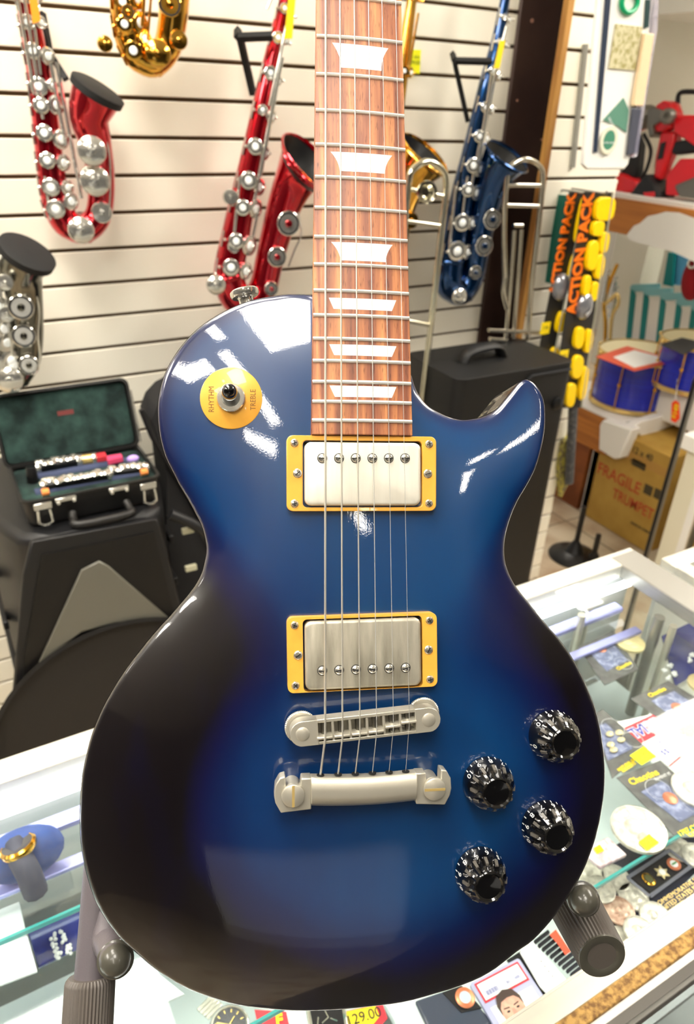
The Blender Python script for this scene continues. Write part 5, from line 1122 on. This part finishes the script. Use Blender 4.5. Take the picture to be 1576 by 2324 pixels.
b = MB(); b.tube([(x0_+(x1_-x0_)*.52, YS-.003, .1), (x0_+(x1_-x0_)*.52, YS-.003, zt_-.05), (x0_+(x1_-x0_)*.60, YS-.003, zt_-.02), (x1_-.02, YS-.003, zt_-.02)], .004, 8); b.build('zip_piping', M_soft, su)
# foam toy packages
M_pkblk = mat('black_print', (40, 38, 36), .45); M_pky = mat('toy_yellow', (250, 208, 0), .4); M_or = mat('orange_print', (250, 120, 20), .5); M_bub = glass('bubble_plastic', (.93, .93, .95), 1.5, .04)
def pack(x0, x1, ytop, ybot, dx_, Yp, label, blob):
    """hanging tall package: left edge x0 at the top, shifting by dx_ at the bottom"""
    t = thing('toy_package', label, 'package', at(x0, ytop, Y=Yp), 'hanging action packs'); w = x1-x0
    E = lambda u_, v_: (x0+w*u_+dx_*v_, ytop+(ybot-ytop)*v_)
    slab([E(0, 0), E(1, 0), E(1, 1), E(0, 1)], .004, Y=Yp).build('backing_card', M_pkblk, t)
    for (u0, u1, v0, v1, sh) in blob:
        n = 14; P_ = [E((u0+u1)/2+(u1-u0)/2*math.copysign(abs(math.cos(2*PI*k/n))**sh, math.cos(2*PI*k/n)), (v0+v1)/2+(v1-v0)/2*math.copysign(abs(math.sin(2*PI*k/n))**sh, math.sin(2*PI*k/n))) for k in range(n)]
        slab(P_, .016, .0045, Y=Yp).build('yellow_toy_piece', M_pky, t, bevel=.004)
    hk = at(*E(.5, .01), Y=Yp); b = MB(); b.tube([hk+Vector((0, -.03, .012)), hk+Vector((0, -.03, .004)), Vector((hk.x, WY2+.001, hk.z+.004))], .003, 8); b.build('wall_hook', M_dsteel, t)
    A, B2 = at(*E(.2, .55), Y=Yp-.006), at(*E(.2, .0), Y=Yp-.006); up = (B2-A).normalized()
    c = at(*E(.22, .30), Y=Yp-.0065)
    xdir = (at(*E(.22, .0), Y=Yp-.0065)-at(*E(.22, .60), Y=Yp-.0065)); L_ = xdir.length
    lettering('ACTION PACK', L_*.145, frame(c, xdir, Vector((-1, 0, .12))), M_or, t, depth=.0015, sx=.96, bold=.0016)
    e = at(*E(.1, 0), Y=Yp-.02); f_ = at(*E(.1, 1), Y=Yp-.02)
    q = at(*E(.60, .53), Y=Yp-.012); b = MB(); b.ball(q, .030, 24, (1, .7, 1.35)); b.build('clear_bubble', mat('grey_bubble', (150, 150, 156), .12, .6, coat=1) if 'grey_bubble' not in bpy.data.materials else bpy.data.materials['grey_bubble'], t)
    T = frame(at(*E(.15, .76), Y=Yp-.007), (1, 0, 0), (0, 0, 1)); b = MB(T); b.box((-.018, -.018, 0), (.018, .018, .0008)); st = b.build('price_sticker', M_wyel, t)
    lettering('7.99', .013, T@Matrix.Translation((0, 0, .001)), M_ink, st, depth=.0001)
    b = MB(); b.tube([at(*E(1.0, 0), Y=Yp-.02), at(*E(1.0, 1), Y=Yp-.02)], .0025, 6); b.build('clear_edge', M_chrome if False else mat('clear_edge_grey', (170, 168, 150), .2) if 'clear_edge_grey' not in bpy.data.materials else bpy.data.materials['clear_edge_grey'], t)
pack(1292, 1330, 436, 842, -78, 1.60, 'action pack package with orange lettering, left one of the two', [(.62, 1.0, .02, .28, .7), (.72, 1.05, .34, .52, 1), (.55, 1.0, .66, .78, .8), (.55, 1.0, .86, .97, .8)])
pack(1324, 1392, 436, 925, -72, 1.56, 'action pack package with orange lettering, right one of the two', [(.34, .98, .02, .13, .6), (.34, .72, .13, .20, .6), (.30, .66, .22, .36, .7), (.66, .95, .18, .28, .7), (.62, .92, .28, .40, .8), (.32, .56, .38, .48, .8), (.60, .85, .41, .50, .8), (.30, .60, .62, .72, .7), (.66, .9, .63, .74, .7), (.35, .72, .75, .86, .8), (.30, .62, .88, .99, .7), (.7, .95, .8, .96, .7)])
gs_ = tag(slab([(1268, 442), (1280, 442), (1268, 520), (1245, 640), (1238, 640), (1252, 530)], .02, Y=WY2).build('green_board', mat('dark_green_card', (0, 84, 68), .6), None), 'narrow dark green card edge left of the action packs', 'card')
ub = [o for o in C.objects if o.name.startswith('toy_package')][-1]
MB().tube([at(x, y, Y=1.62) for x, y in ((1308, 760), (1304, 850), (1300, 960), (1292, 1095))], .016, 14).build('wrapped_tube', mat('dark_grey_wrap', (72, 74, 78), .5, noise=((120, 120, 122), 90, .5, .7)), ub)
b = slab([(1272, 1000), (1290, 985), (1284, 1090), (1266, 1125), (1262, 1060)], .02, Y=1.66); b.build('yellow_print_strip', mat('yellow_grey_print', (200, 190, 90), .6, noise=((110, 100, 80), 60, .4, .6)), ub)
# hanging fretted-saw package (clear tray with green label)
YT = 1.50
tr_ = thing('tray_package', 'long white tray package with green labels under clear plastic, upper right', 'package', at(1390, 200, Y=YT))
slab([(1352, -20), (1470, -20), (1468, 60), (1420, 372), (1410, 384), (1328, 384), (1315, 372), (1318, 350)], .012, Y=YT).build('white_tray', mat('white_card', (240, 238, 232), .45), tr_, bevel=.004)
slab([(1372, -20), (1376, 0), (1346, 345), (1338, 345), (1366, -20)], .003, .0125, Y=YT).build('blue_black_rule', mat('ink_blue', (40, 52, 72), .4), tr_)
slab([(1456, 0), (1466, 0), (1462, 62), (1452, 66)], .003, .0125, Y=YT).build('dark_rule', mat('ink_green', (40, 66, 66), .4), tr_)
slab([(1388, 55), (1448, 62), (1432, 160), (1372, 155)], .003, .0125, Y=YT).build('beige_card', mat('beige_print', (205, 198, 160), .6, noise=((160, 150, 96), 70, .45, .6)), tr_)
slab([(1448, 76), (1468, 78), (1444, 240), (1422, 240)], .012, .0125, Y=YT).build('wooden_stick', mat('pale_wood', (232, 205, 165), .5), tr_, bevel=.002)
q = at(1430, 5, Y=YT-.016); b = MB(); b.tube([q+Vector((.026*math.cos(2*PI*k/28), 0, .020*math.sin(2*PI*k/28))) for k in range(28)], .006, 8, closed=True); b.build('green_coil', mat('green_wire', (0, 160, 104), .35), tr_)
slab([(1406, 222), (1418, 250), (1412, 300), (1392, 285), (1360, 272)], .002, .013, Y=YT).build('green_flag_label', mat('sage_green', (92, 140, 120), .5), tr_)
q = at(1381, 318, Y=YT-.0145); b = MB(); b.lathe([(.028, 0), (.030, .002), (.0285, .004), (.0205, .004), (.0200, .0035), (.0002, .0035)], tuple(q), (0, -1, 0), n=40, sx=1.12); b.build('round_lid', mat('cream_lid', (225, 222, 200), .4), tr_)
b = MB(); b.lathe([(.0200, .0036), (.0002, .0039)], tuple(q), (0, -1, 0), n=36, cap=False, sx=1.12); b.build('green_lid_label', mat('lid_green', (70, 135, 108), .5), tr_)
lettering('NATURE GARDEN', .0055, frame(q+Vector((0, -.0045, -.006)), (1, 0, 0), (0, 0, 1)), M_wwhite, tr_, depth=.0001)
lettering('GROW KIT', .009, frame(at(1390, 282, Y=YT-.0155), (1, 0, -.9), (.9, 0, 1)), M_wwhite, tr_, depth=.0001)
slab([(1424, 245), (1444, 245), (1436, 345), (1412, 352)], .008, .0125, Y=YT).build('dark_handle', mat('slate_handle', (78, 80, 92), .3), tr_, bevel=.002)
slab([(1470, -20), (1480, -20), (1476, 70), (1432, 352), (1424, 356), (1468, 60)], .016, .006, Y=YT).build('clear_cover_edge', mat('clear_cover', (196, 192, 214), .1, trans=.5, alpha=.55), tr_)
b = MB(); b.cyl(at(1330, 100, Y=1.655), at(1300, 380, Y=1.655), .008, n=12); b.build('grey_back_stay', mat('grey_stay', (140, 138, 130), .5), tr_)
# ------------------------------------------------------------------ shelving unit that faces left
XS = 2.45
sh = thing('shelf_unit', 'white and raw wood shelving against the right wall holding red power tools', 'shelving', (XS, 2.0, 0))
M_rawp = mat('pine_board', (196, 124, 50), .5, noise=((156, 92, 34), 12, .35, .65), stretch=(1, .15, 3))
zq = at(1396, 446, X=XS).z
b = MB(); b.box((XS-.0, 1.2, zq-.004), (XS+.50, 2.30, zq+.014)); b.build('shelf_board', M_white, sh, bevel=.002)
b = MB(); b.box((XS-.018, 1.2, zq-.125), (XS, 2.205, zq-.002)); fa = b.build('wood_fascia', M_rawp, sh, bevel=.002)
b = slab([(1438, 545), (1432, 532), (1448, 512), (1462, 506), (1480, 490), (1500, 486), (1520, 480), (1550, 482), (1600, 500), (1600, 600), (1545, 575), (1530, 568), (1500, 562)], .002, .0185, X=XS); b.build('torn_white_laminate', M_white, fa)
b = MB(); b.box((XS+.75, 1.0, 0), (XS+.80, 2.60, 2.9)); b.build('back_board', mat('grey_white_board', (206, 202, 190), .6), sh)
ua = at(1376, 650, X=XS+.5); ub_ = at(1452, 650, X=XS+.5)
b = MB(); b.box((XS+.5, ub_.y, .506), (XS+.62, ua.y, zq-.005)); b.build('upright', mat('ivory_panel', (232, 230, 214), .5), sh, bevel=.003)
zz2 = at(1480, 35, X=XS).z
b = MB(); b.box((XS, 1.2, zz2), (XS+.5, 2.6, zz2+.14)); b.build('upper_shelf', mat('ivory_board', (230, 226, 214), .5), sh, bevel=.002)
b = slab([(1515, 70), (1532, 60), (1538, 95), (1506, 380), (1480, 384), (1492, 300)], .03, 0, X=XS+.3); b.build('white_stay', M_white, sh)
b = MB(); b.box((XS+.02, 2.25, zq), (XS+.5, 2.28, zz2)); b.build('end_panel', mat('ivory_end', (222, 218, 204), .6), sh)
# teal and white boxes on the shelf below, light blue panel, red plush
M_teal = mat('teal_card', (0, 128, 128), .45); M_lb = mat('light_blue_panel', (96, 178, 226), .4)
zm = at(1440, 800, X=XS+.45).z; b = MB(); b.box((XS+.34, 1.2, zm-.02), (XS+.75, 2.2, zm)); b.build('middle_shelf', M_white, sh)
base = [(1440, 655), (1470, 665), (1508, 675), (1544, 688), (1578, 700)]
for i, (x, y) in enumerate(base):
    t = thing('teal_box', 'teal edged white box, %s in the row of five on the shelf' % ('leftmost', 'second from left', 'middle', 'fourth from left', 'rightmost')[i], 'box', at(x, 790, X=XS+.02), 'teal edged boxes')
    b = slab([(x-4, y-2), (x+8, y+14), (x-6, 800), (x-18, 800)], .012, .0, X=XS+.47-.012*i); b.build('teal_side', M_teal, t)
    b = slab([(x+6, y+4), (x+30, y+8), (x+38, y+30), (x+22, 800), (x-6, 800), (x+8, y+16)], .010, .0, X=XS+.47-.012*i); b.build('white_face', M_white, t)
    b = slab([(x-4, y-2), (x+2, y-10), (x+60, y-12), (x+60, y+4), (x+8, y+6)], .02, .0, X=XS+.465-.012*i); b.build('top_flap', mat('pale_teal', (130, 190, 196), .3) if i == 0 else bpy.data.materials['pale_teal'], t)
o = slab([(1540, 545), (1600, 540), (1600, 650), (1512, 645), (1520, 600)], .01, 0, X=XS+.56).build('blue_folder', M_lb, None); tag(o, 'light blue folder standing behind the teal edged boxes', 'folder')
o = slab([(1522, 572), (1536, 575), (1530, 650), (1510, 645)], .015, 0, X=XS+.54).build('teal_folder', M_teal, None); tag(o, 'dark teal folder left of the light blue folder', 'folder')
rp_ = thing('plush_toy', 'dark red plush with a silver ring cut off by the right edge', 'plush toy', at(1570, 630, X=XS+.08)); q = at(1578, 630, X=XS+.08); b = MB(); b.ball(q, .085, 24, (.5, .55, 1)); b.build('plush_body', mat('dark_red_plush', (130, 10, 20), .95, bump=1, bscale=200), rp_)
b = MB(); b.tube([q+Vector((0, 0, .07)), Vector((q.x, q.y, zq-.005))], .002, 6); b.build('hanging_loop', M_white, rp_)
q = at(1572, 598, X=XS+.03); b = MB(); b.tube([q+Vector((0, .016*math.cos(k*PI/8), .016*math.sin(k*PI/8))) for k in range(16)], .005, 8, closed=True); b.build('silver_ring', M_chrome, rp_)
# power tools
M_tred = mat('tool_red', (222, 20, 32), .35, coat=.3); M_tblk = mat('tool_black', (30, 30, 32), .55); M_tgry = mat('tool_grey', (120, 116, 108), .4, .5)
def tool(label, parts, X):
    t = thing('power_tool', label, 'power tool', at(*parts[0][2][0], X=X), 'red power tools on the shelf')
    for nm, m, pts, th, off in parts: slab(pts, th, off, X=X).build(nm, m, t, bevel=min(.012, th*.3), seg=3)
    return t
t = tool('red cordless drill with black grip, left one on the shelf', [
    ('motor_housing', M_tred, [(1440, 250), (1462, 240), (1490, 252), (1496, 275), (1478, 292), (1452, 300), (1440, 290)], .07, 0),
    ('grip', M_tblk, [(1440, 292), (1462, 300), (1474, 330), (1468, 390), (1458, 412), (1424, 410), (1430, 350)], .05, .01), ('battery', M_tred, [(1390, 388), (1412, 384), (1450, 396), (1478, 412), (1476, 434), (1440, 440), (1386, 434), (1384, 410)], .09, -.01), ('battery_badge', M_tblk, [(1402, 408), (1420, 406), (1422, 424), (1404, 424)], .002, .08), ('badge_print', M_paper, [(1422, 408), (1436, 410), (1434, 416), (1423, 415)], .002, .08)], XS+.14)
p, q = at(1452, 268, X=XS+.06), at(1478, 264, X=XS+.14); b = MB(); b.lathe([(.012, -.01), (.030, .0), (.040, .02), (.042, .06), (.034, .09)], tuple(p), tuple((q-p).normalized()), n=26); b.build('chuck', M_tgry, t)
hd = MB(); hd.tube([at(x, y, X=XS+.11) for x, y in spline([(1462, 304), (1478, 340), (1470, 380), (1456, 408)], 5)], .007, 8); hd.build('trigger_guard', M_tblk, t)
t = tool('red and grey impact driver in the middle of the tool shelf', [
    ('motor_housing', M_tred, [(1512, 240), (1530, 228), (1548, 236), (1556, 262), (1548, 290), (1530, 300), (1508, 298), (1506, 262)], .06, 0),
    ('nose', M_tgry, [(1500, 252), (1512, 244), (1534, 252), (1530, 276), (1512, 286), (1516, 306), (1504, 314), (1500, 290)], .075, 0), ('grip', M_tred, [(1520, 300), (1556, 298), (1552, 330), (1534, 372), (1520, 410), (1504, 404), (1510, 350)], .05, .005), ('grip_insert', M_tblk, [(1524, 325), (1536, 322), (1528, 360), (1516, 362)], .003, .056), ('battery', M_tblk, [(1478, 416), (1500, 392), (1512, 410), (1530, 440), (1524, 452), (1454, 448)], .10, -.02), ('battery_stripe', M_tred, [(1494, 436), (1520, 434), (1520, 446), (1496, 444)], .002, .081)], XS+.12)
q = at(1520, 264, X=XS+.04); b = MB(); b.lathe([(.026, 0), (.026, .02), (.018, .028), (.010, .028), (.008, .018), (.0002, .018)], tuple(q), (-1, -.3, 0), n=26); b.build('drive_head', M_tgry, t)
t = tool('red tool with black carry handle cut off by the right edge', [
    ('housing', M_tred, [(1560, 262), (1620, 262), (1620, 340), (1560, 300)], .08, 0), ('black_grip', M_tblk, [(1552, 322), (1620, 310), (1620, 345), (1556, 352), (1545, 345)], .05, .01), ('red_base', M_tred, [(1540, 398), (1572, 360), (1620, 360), (1620, 440), (1560, 444), (1538, 440)], .08, -.01), ('grey_base', M_tgry, [(1560, 420), (1620, 395), (1620, 452), (1572, 446)], .09, -.01)], XS+.13)
b = MB(); b.tube([at(x, y, X=XS+.13) for x, y in spline([(1539, 236), (1542, 214), (1560, 208), (1620, 212)], 4)], .009, 10); b.build('carry_handle', M_tblk, t)
t = thing('tool_bag', 'red and black folded tool bag behind the tray package', 'bag', at(1460, 200, X=XS+.05))
slab([(1440, 150), (1466, 146), (1484, 165), (1472, 176), (1446, 200)], .06, 0, X=XS+.26).build('red_top', M_tred, t, bevel=.01); slab([(1440, 205), (1462, 166), (1480, 162), (1502, 170), (1498, 192), (1478, 214), (1452, 250), (1436, 260)], .09, 0, X=XS+.24).build('black_flap', M_tblk, t, bevel=.012); slab([(1448, 244), (1490, 205), (1502, 222), (1496, 250), (1480, 290), (1450, 262)], .05, 0, X=XS+.24).build('red_front', M_tred, t, bevel=.01)
# low table with drums
zt2 = .505
tbm = thing('low_table', 'white low table with a wooden apron and a square white corner block', 'table', (XS, 2.0, 0))
Yc = at(1398, 960, X=XS).y
b = MB(); b.box((XS, Yc-.02, zt2-.012), (XS+.74, 2.36, zt2)); b.build('table_top', M_white, tbm, bevel=.003)
b = MB(); b.box((XS, Yc+.02, zt2-.17), (XS+.02, 2.36, zt2-.012)); b.build('wood_apron', M_rawp, tbm, bevel=.002)
b = slab([(1372, 962), (1380, 950), (1446, 972), (1418, 1038), (1408, 1040), (1370, 1016)], .06, -.03, X=XS); b.build('corner_block', M_white, tbm, bevel=.008, seg=3)
b = slab([(1420, 962), (1438, 950), (1600, 905), (1600, 925), (1452, 982), (1440, 984)], .04, 0, Y=Yc-.04); b.build('front_edge', M_white, tbm, bevel=.004)
b = MB(); q = at(1330, 1130, X=XS+.03); b.box((XS+.02, Yc+.06, 0), (XS+.06, Yc+.10, zt2-.01)); b.build('white_leg', M_white, tbm, bevel=.003)
b = MB(); b.box((XS+.03, Yc+.13, 0), (XS+.07, Yc+.30, zt2-.01)); b.build('wooden_leg', mat('dark_pine', (140, 76, 30), .6, noise=((110, 56, 20), 10, .4, .6)), tbm, bevel=.003)
# cardboard box
M_kraft = mat('kraft_cardboard', (182, 146, 66), .7, noise=((168, 130, 54), 10, .35, .65)); M_stamp = mat('faded_red_stamp', (176, 66, 34), .7); M_dstamp = mat('dark_label_print', (70, 60, 36), .7)
XB = XS+.02; y0b = at(1478, 1180, X=XB).y; y1b = at(1334, 1120, X=XB).y+.02; zb_ = .455
bx = thing('cardboard_box', 'large cardboard carton printed FRAGILE and TRUMPET under the low table', 'carton', (XB, (y0b+y1b)/2, 0))
b = MB(); b.box((XB, y0b-.02, .002), (XB+.45, y1b, zb_)); b.build('carton', M_kraft, bx, bevel=.004)
def onbox(s, px, py, size, m, nm='lettering', sx=1): 
    q = at(px, py, X=XB-.001); return lettering(s, size, frame(q, (0, -1, 0), (0, 0, 1)), m, bx, nm, depth=.0003, sx=sx, bold=.0008)
onbox('FRAGILE', 1404, 1086, .076, M_stamp, sx=.86); onbox('TRUMPET', 1436, 1144, .068, M_stamp, sx=.76); onbox('12 x 40', 1458, 1030, .040, M_dstamp, sx=.9); onbox('C 2012', 1448, 1053, .026, M_dstamp)
for px, py in ((1472, 1112), (1495, 1122)): b = MB(); q = at(px, py, X=XB); b.box((XB-.0012, q.y-.021, q.z-.022), (XB, q.y+.021, q.z+.022)); b.build('stamped_square', M_dstamp, bx)
for q_ in ((1451, 1054),):
    q = at(*q_, X=XB); b = MB(); b.box((XB-.0008, q.y-.035, q.z-.016), (XB, q.y+.035, q.z+.016)); b.build('dark_label', M_dstamp, bx)
b = MB(); b.box((XB-.0008, y0b-.01, .36), (XB, y1b, .40)); b.build('packing_tape', mat('tan_tape', (170, 128, 60), .35), bx)
onbox('MADE IN CHINA', 1454, 1198, .014, M_dstamp)
# drums
M_drum = mat('blue_drum_shell', (16, 30, 170), .25, coat=.6, noise=((20, 44, 200), 3, .3, .7), stretch=(1, 1, 40)); M_head = mat('cream_drum_head', (232, 220, 178), .45)
def drum(px, pyb, rpx, hpx, X_, label, paper=None):
    c = at(px, pyb, X=X_) if X_ else at(px, pyb, Z=zt2+.004); s = mpp(c); r = rpx*s; h = hpx*s*1.06
    t = thing('drum', label, 'drum', c, 'blue drums with gold rims')
    b = MB(); b.lathe([(r*.90, .012), (r*.94, .018), (r*.94, h-.03), (r*.90, h-.025)], tuple(c), n=44); b.build('shell', M_drum, t)
    for z in (.010, h-.022):
        b = MB(); b.lathe([(r*.955, -.010), (r*1.0, -.008), (r*1.0, .010), (r*.965, .012), (r*.955, .010)], (c.x, c.y, c.z+z), n=44, cap=False); b.build('gold_hoop', M_brass, t)
    b = MB(); b.lathe([(r*.97, 0), (r*.95, .010), (r*.90, .011), (.001, .011)], (c.x, c.y, c.z+h-.026), n=44); b.build('drum_head', M_head, t)
    for k in range(8):
        a = 2*PI*k/8+.35; u_ = Vector((math.cos(a), math.sin(a), 0)); p = c+u_*r*1.02
        b = MB(); b.cyl(p+Vector((0, 0, .015)), p+Vector((0, 0, h-.018)), .0035, n=8); b.build('tension_rod', M_gold, t)
        b = MB(); b.ball(p+Vector((0, 0, h-.022)), .011, 10, (1, 1, .9)); b.build('rod_lug', M_brass, t)
        b = MB(); b.ball(p+Vector((0, 0, h*.5)), .009, 10); b.build('rod_nut', M_gold, t)
    return t, c, r, h
t, c, r, h = drum(1430, 912, 92, 118, 0, 'blue drum with gold rims and a red edged paper sheet on top')
pp = thing('paper_sheet', 'red bordered white paper sheet lying on the front blue drum', 'paper', (c.x, c.y, c.z+h)); zz_ = c.z+h-.006
slab([(1352, 810), (1424, 786), (1522, 815), (1512, 826), (1440, 843)], .002, Z=zz_).build('red_border', mat('orange_red_print', (225, 90, 60), .5), pp); slab([(1392, 812), (1440, 796), (1508, 814), (1500, 822), (1440, 836)], .001, .0022, Z=zz_).build('white_sheet', M_paper, pp)
t, c, r, h = drum(1562, 876, 84, 108, 2.74, 'blue drum with gold rims cut off by the right edge, dark cloth on top')
rb_ = MB(); rb_.box((c.x-.10, c.y-.16, zt2+.001), (c.x+.12, c.y+.06, c.z-.001)); tag(rb_.build('riser_block', M_white, None, bevel=.004), 'white riser block under the drum at the right edge', 'block')
o = slab([(1500, 783), (1548, 768), (1600, 780), (1552, 806)], .004, Z=c.z+h-.010).build('dark_cloth', mat('charcoal_cloth', (62, 62, 64), .9), None); tag(o, 'dark grey square cloth on the right blue drum', 'cloth')
ot = thing('price_tag', 'orange red hanging price tag in front of the right blue drum', 'price tag', at(1533, 935, X=XS+.10), 'price tags on the wall'); slab([(1526, 914), (1534, 908), (1543, 914), (1544, 950), (1534, 960), (1524, 954)], .002, X=XS+.10).build('tag_paper', mat('hot_orange_tag', (250, 70, 20), .5), ot)
T = frame(at(1534, 934, X=XS+.0975), (0, 0, 1), (0, 1, 0)); lettering('$149', .030, T, M_wyel, ot, depth=.0003, bold=.001)
b = MB(); b.tube([at(1540, 850, X=XS+.16), at(1534, 912, X=XS+.10)], .0015, 6); b.build('string', M_white, ot)
# trumpet behind the packages
gt = thing('trumpet', 'brass trumpet with three valves standing behind the action packs', 'trumpet', at(1390, 700, X=2.82))
for i, (x, y) in enumerate(((1380, 625), (1396, 640), (1398, 662))):
    p = at(x, y, X=2.82); b = MB(); b.lathe([(.012, -.12), (.012, 0), (.005, .002), (.005, .016), (.011, .018), (.011, .024), (.0003, .026)], tuple(p), (.1, .1, 1), n=16); b.build('valve', M_chrome, gt)
b = MB(); b.tube([at(x, y, X=2.82) for x, y in spline([(1368, 905), (1372, 820), (1375, 740), (1372, 690), (1385, 640), (1402, 600)], 5)], .009, 12); b.build('main_tube', M_gold, gt)
b = MB(); b.tube([at(x, y, X=2.80) for x, y in spline([(1385, 780), (1390, 720), (1404, 690), (1400, 668), (1376, 690)], 5)], .008, 12); b.build('tuning_slide', M_brass, gt)
for x, y in ((1380, 772), (1380, 782)):
    b = MB(); b.ball(at(x, y, X=2.78), .010, 10); b.build('water_key', M_chrome, gt)
# pole and pillar
po = thing('metal_pole', 'vertical chrome and black pole standing in front of the drums at right', 'pole', (1.75, 1.16, 0)); q = at(1520, 1080, X=1.75)
b = MB(); b.cyl((q.x, q.y, 0), (q.x, q.y, 1.06), .008, n=16); b.build('pole', M_dsteel, po); b = MB(); b.cyl((q.x-.014, q.y-.004, 0), (q.x-.014, q.y-.004, 1.04), .005, n=12); b.build('cable', M_black, po)
b = MB(); b.lathe([(.08, 0), (.08, .008), (.01, .012)], (q.x, q.y, 0), n=24); b.build('base_plate', M_black, po)
X_ = 2.28; p = at(1508, 1200, X=X_)
wp = thing('white_cabinet', 'white painted cabinet leg with cardboard beside it, lower right background', 'cabinet', (X_, 1.4, 0))
q2 = at(1556, 1190, X=X_); b = MB(); b.box((X_, q2.y, 0), (X_+.4, p.y, .60)); b.build('white_panel', mat('ivory_paint', (226, 220, 196), .5), wp, bevel=.004)
b = MB(); b.box((X_-.01, q2.y-.03, 0), (X_, q2.y, .60)); b.build('edge_strip', M_white, wp)
o = MB().box((X_+.03, q2.y-.5, 0), (X_+.35, q2.y-.035, .5)).build('cardboard_box', M_kraft, None, bevel=.004); tag(o, 'plain cardboard box at the right photo edge beside the white cabinet', 'carton')
b = MB(); b.box((X_-.02, q2.y-.5, .60), (X_+.4, p.y+.02, .66)); b.build('white_top', M_white, wp, bevel=.006)
# stands on the floor
def ministand(px, py, r, lab, hgt, base=True):
    c = at(px, py, Z=0); t = thing('floor_stand', lab, 'stand', c, 'black floor stands')
    if base: b = MB(); b.lathe([(r, 0), (r, .006), (r*.9, .014), (r*.4, .028), (.022, .060), (.014, .075)], tuple(c), n=36); b.build('round_base', M_black, t)
    b = MB(); b.cyl(c+Vector((0, 0, .0)), c+Vector((0, 0, hgt)), .011, n=12); b.build('post', M_black, t)
ministand(1302, 1262, .105, 'black round based stand on the tiles right of the black case', .24); ministand(1342, 1288, .05, 'second thin black post on the tiles near the counter corner', .16)
# ================================================================== colour management
sc.view_settings.view_transform = 'Standard'; sc.view_settings.look = 'None'
sc.view_settings.gamma = 1; sc.view_settings.exposure = EXPOSURE
sc.view_settings.use_curve_mapping = False
sc.cycles.max_bounces = 10; sc.cycles.transparent_max_bounces = 12
sc.cycles.use_denoising = True
sc.cycles.sample_clamp_indirect = 8
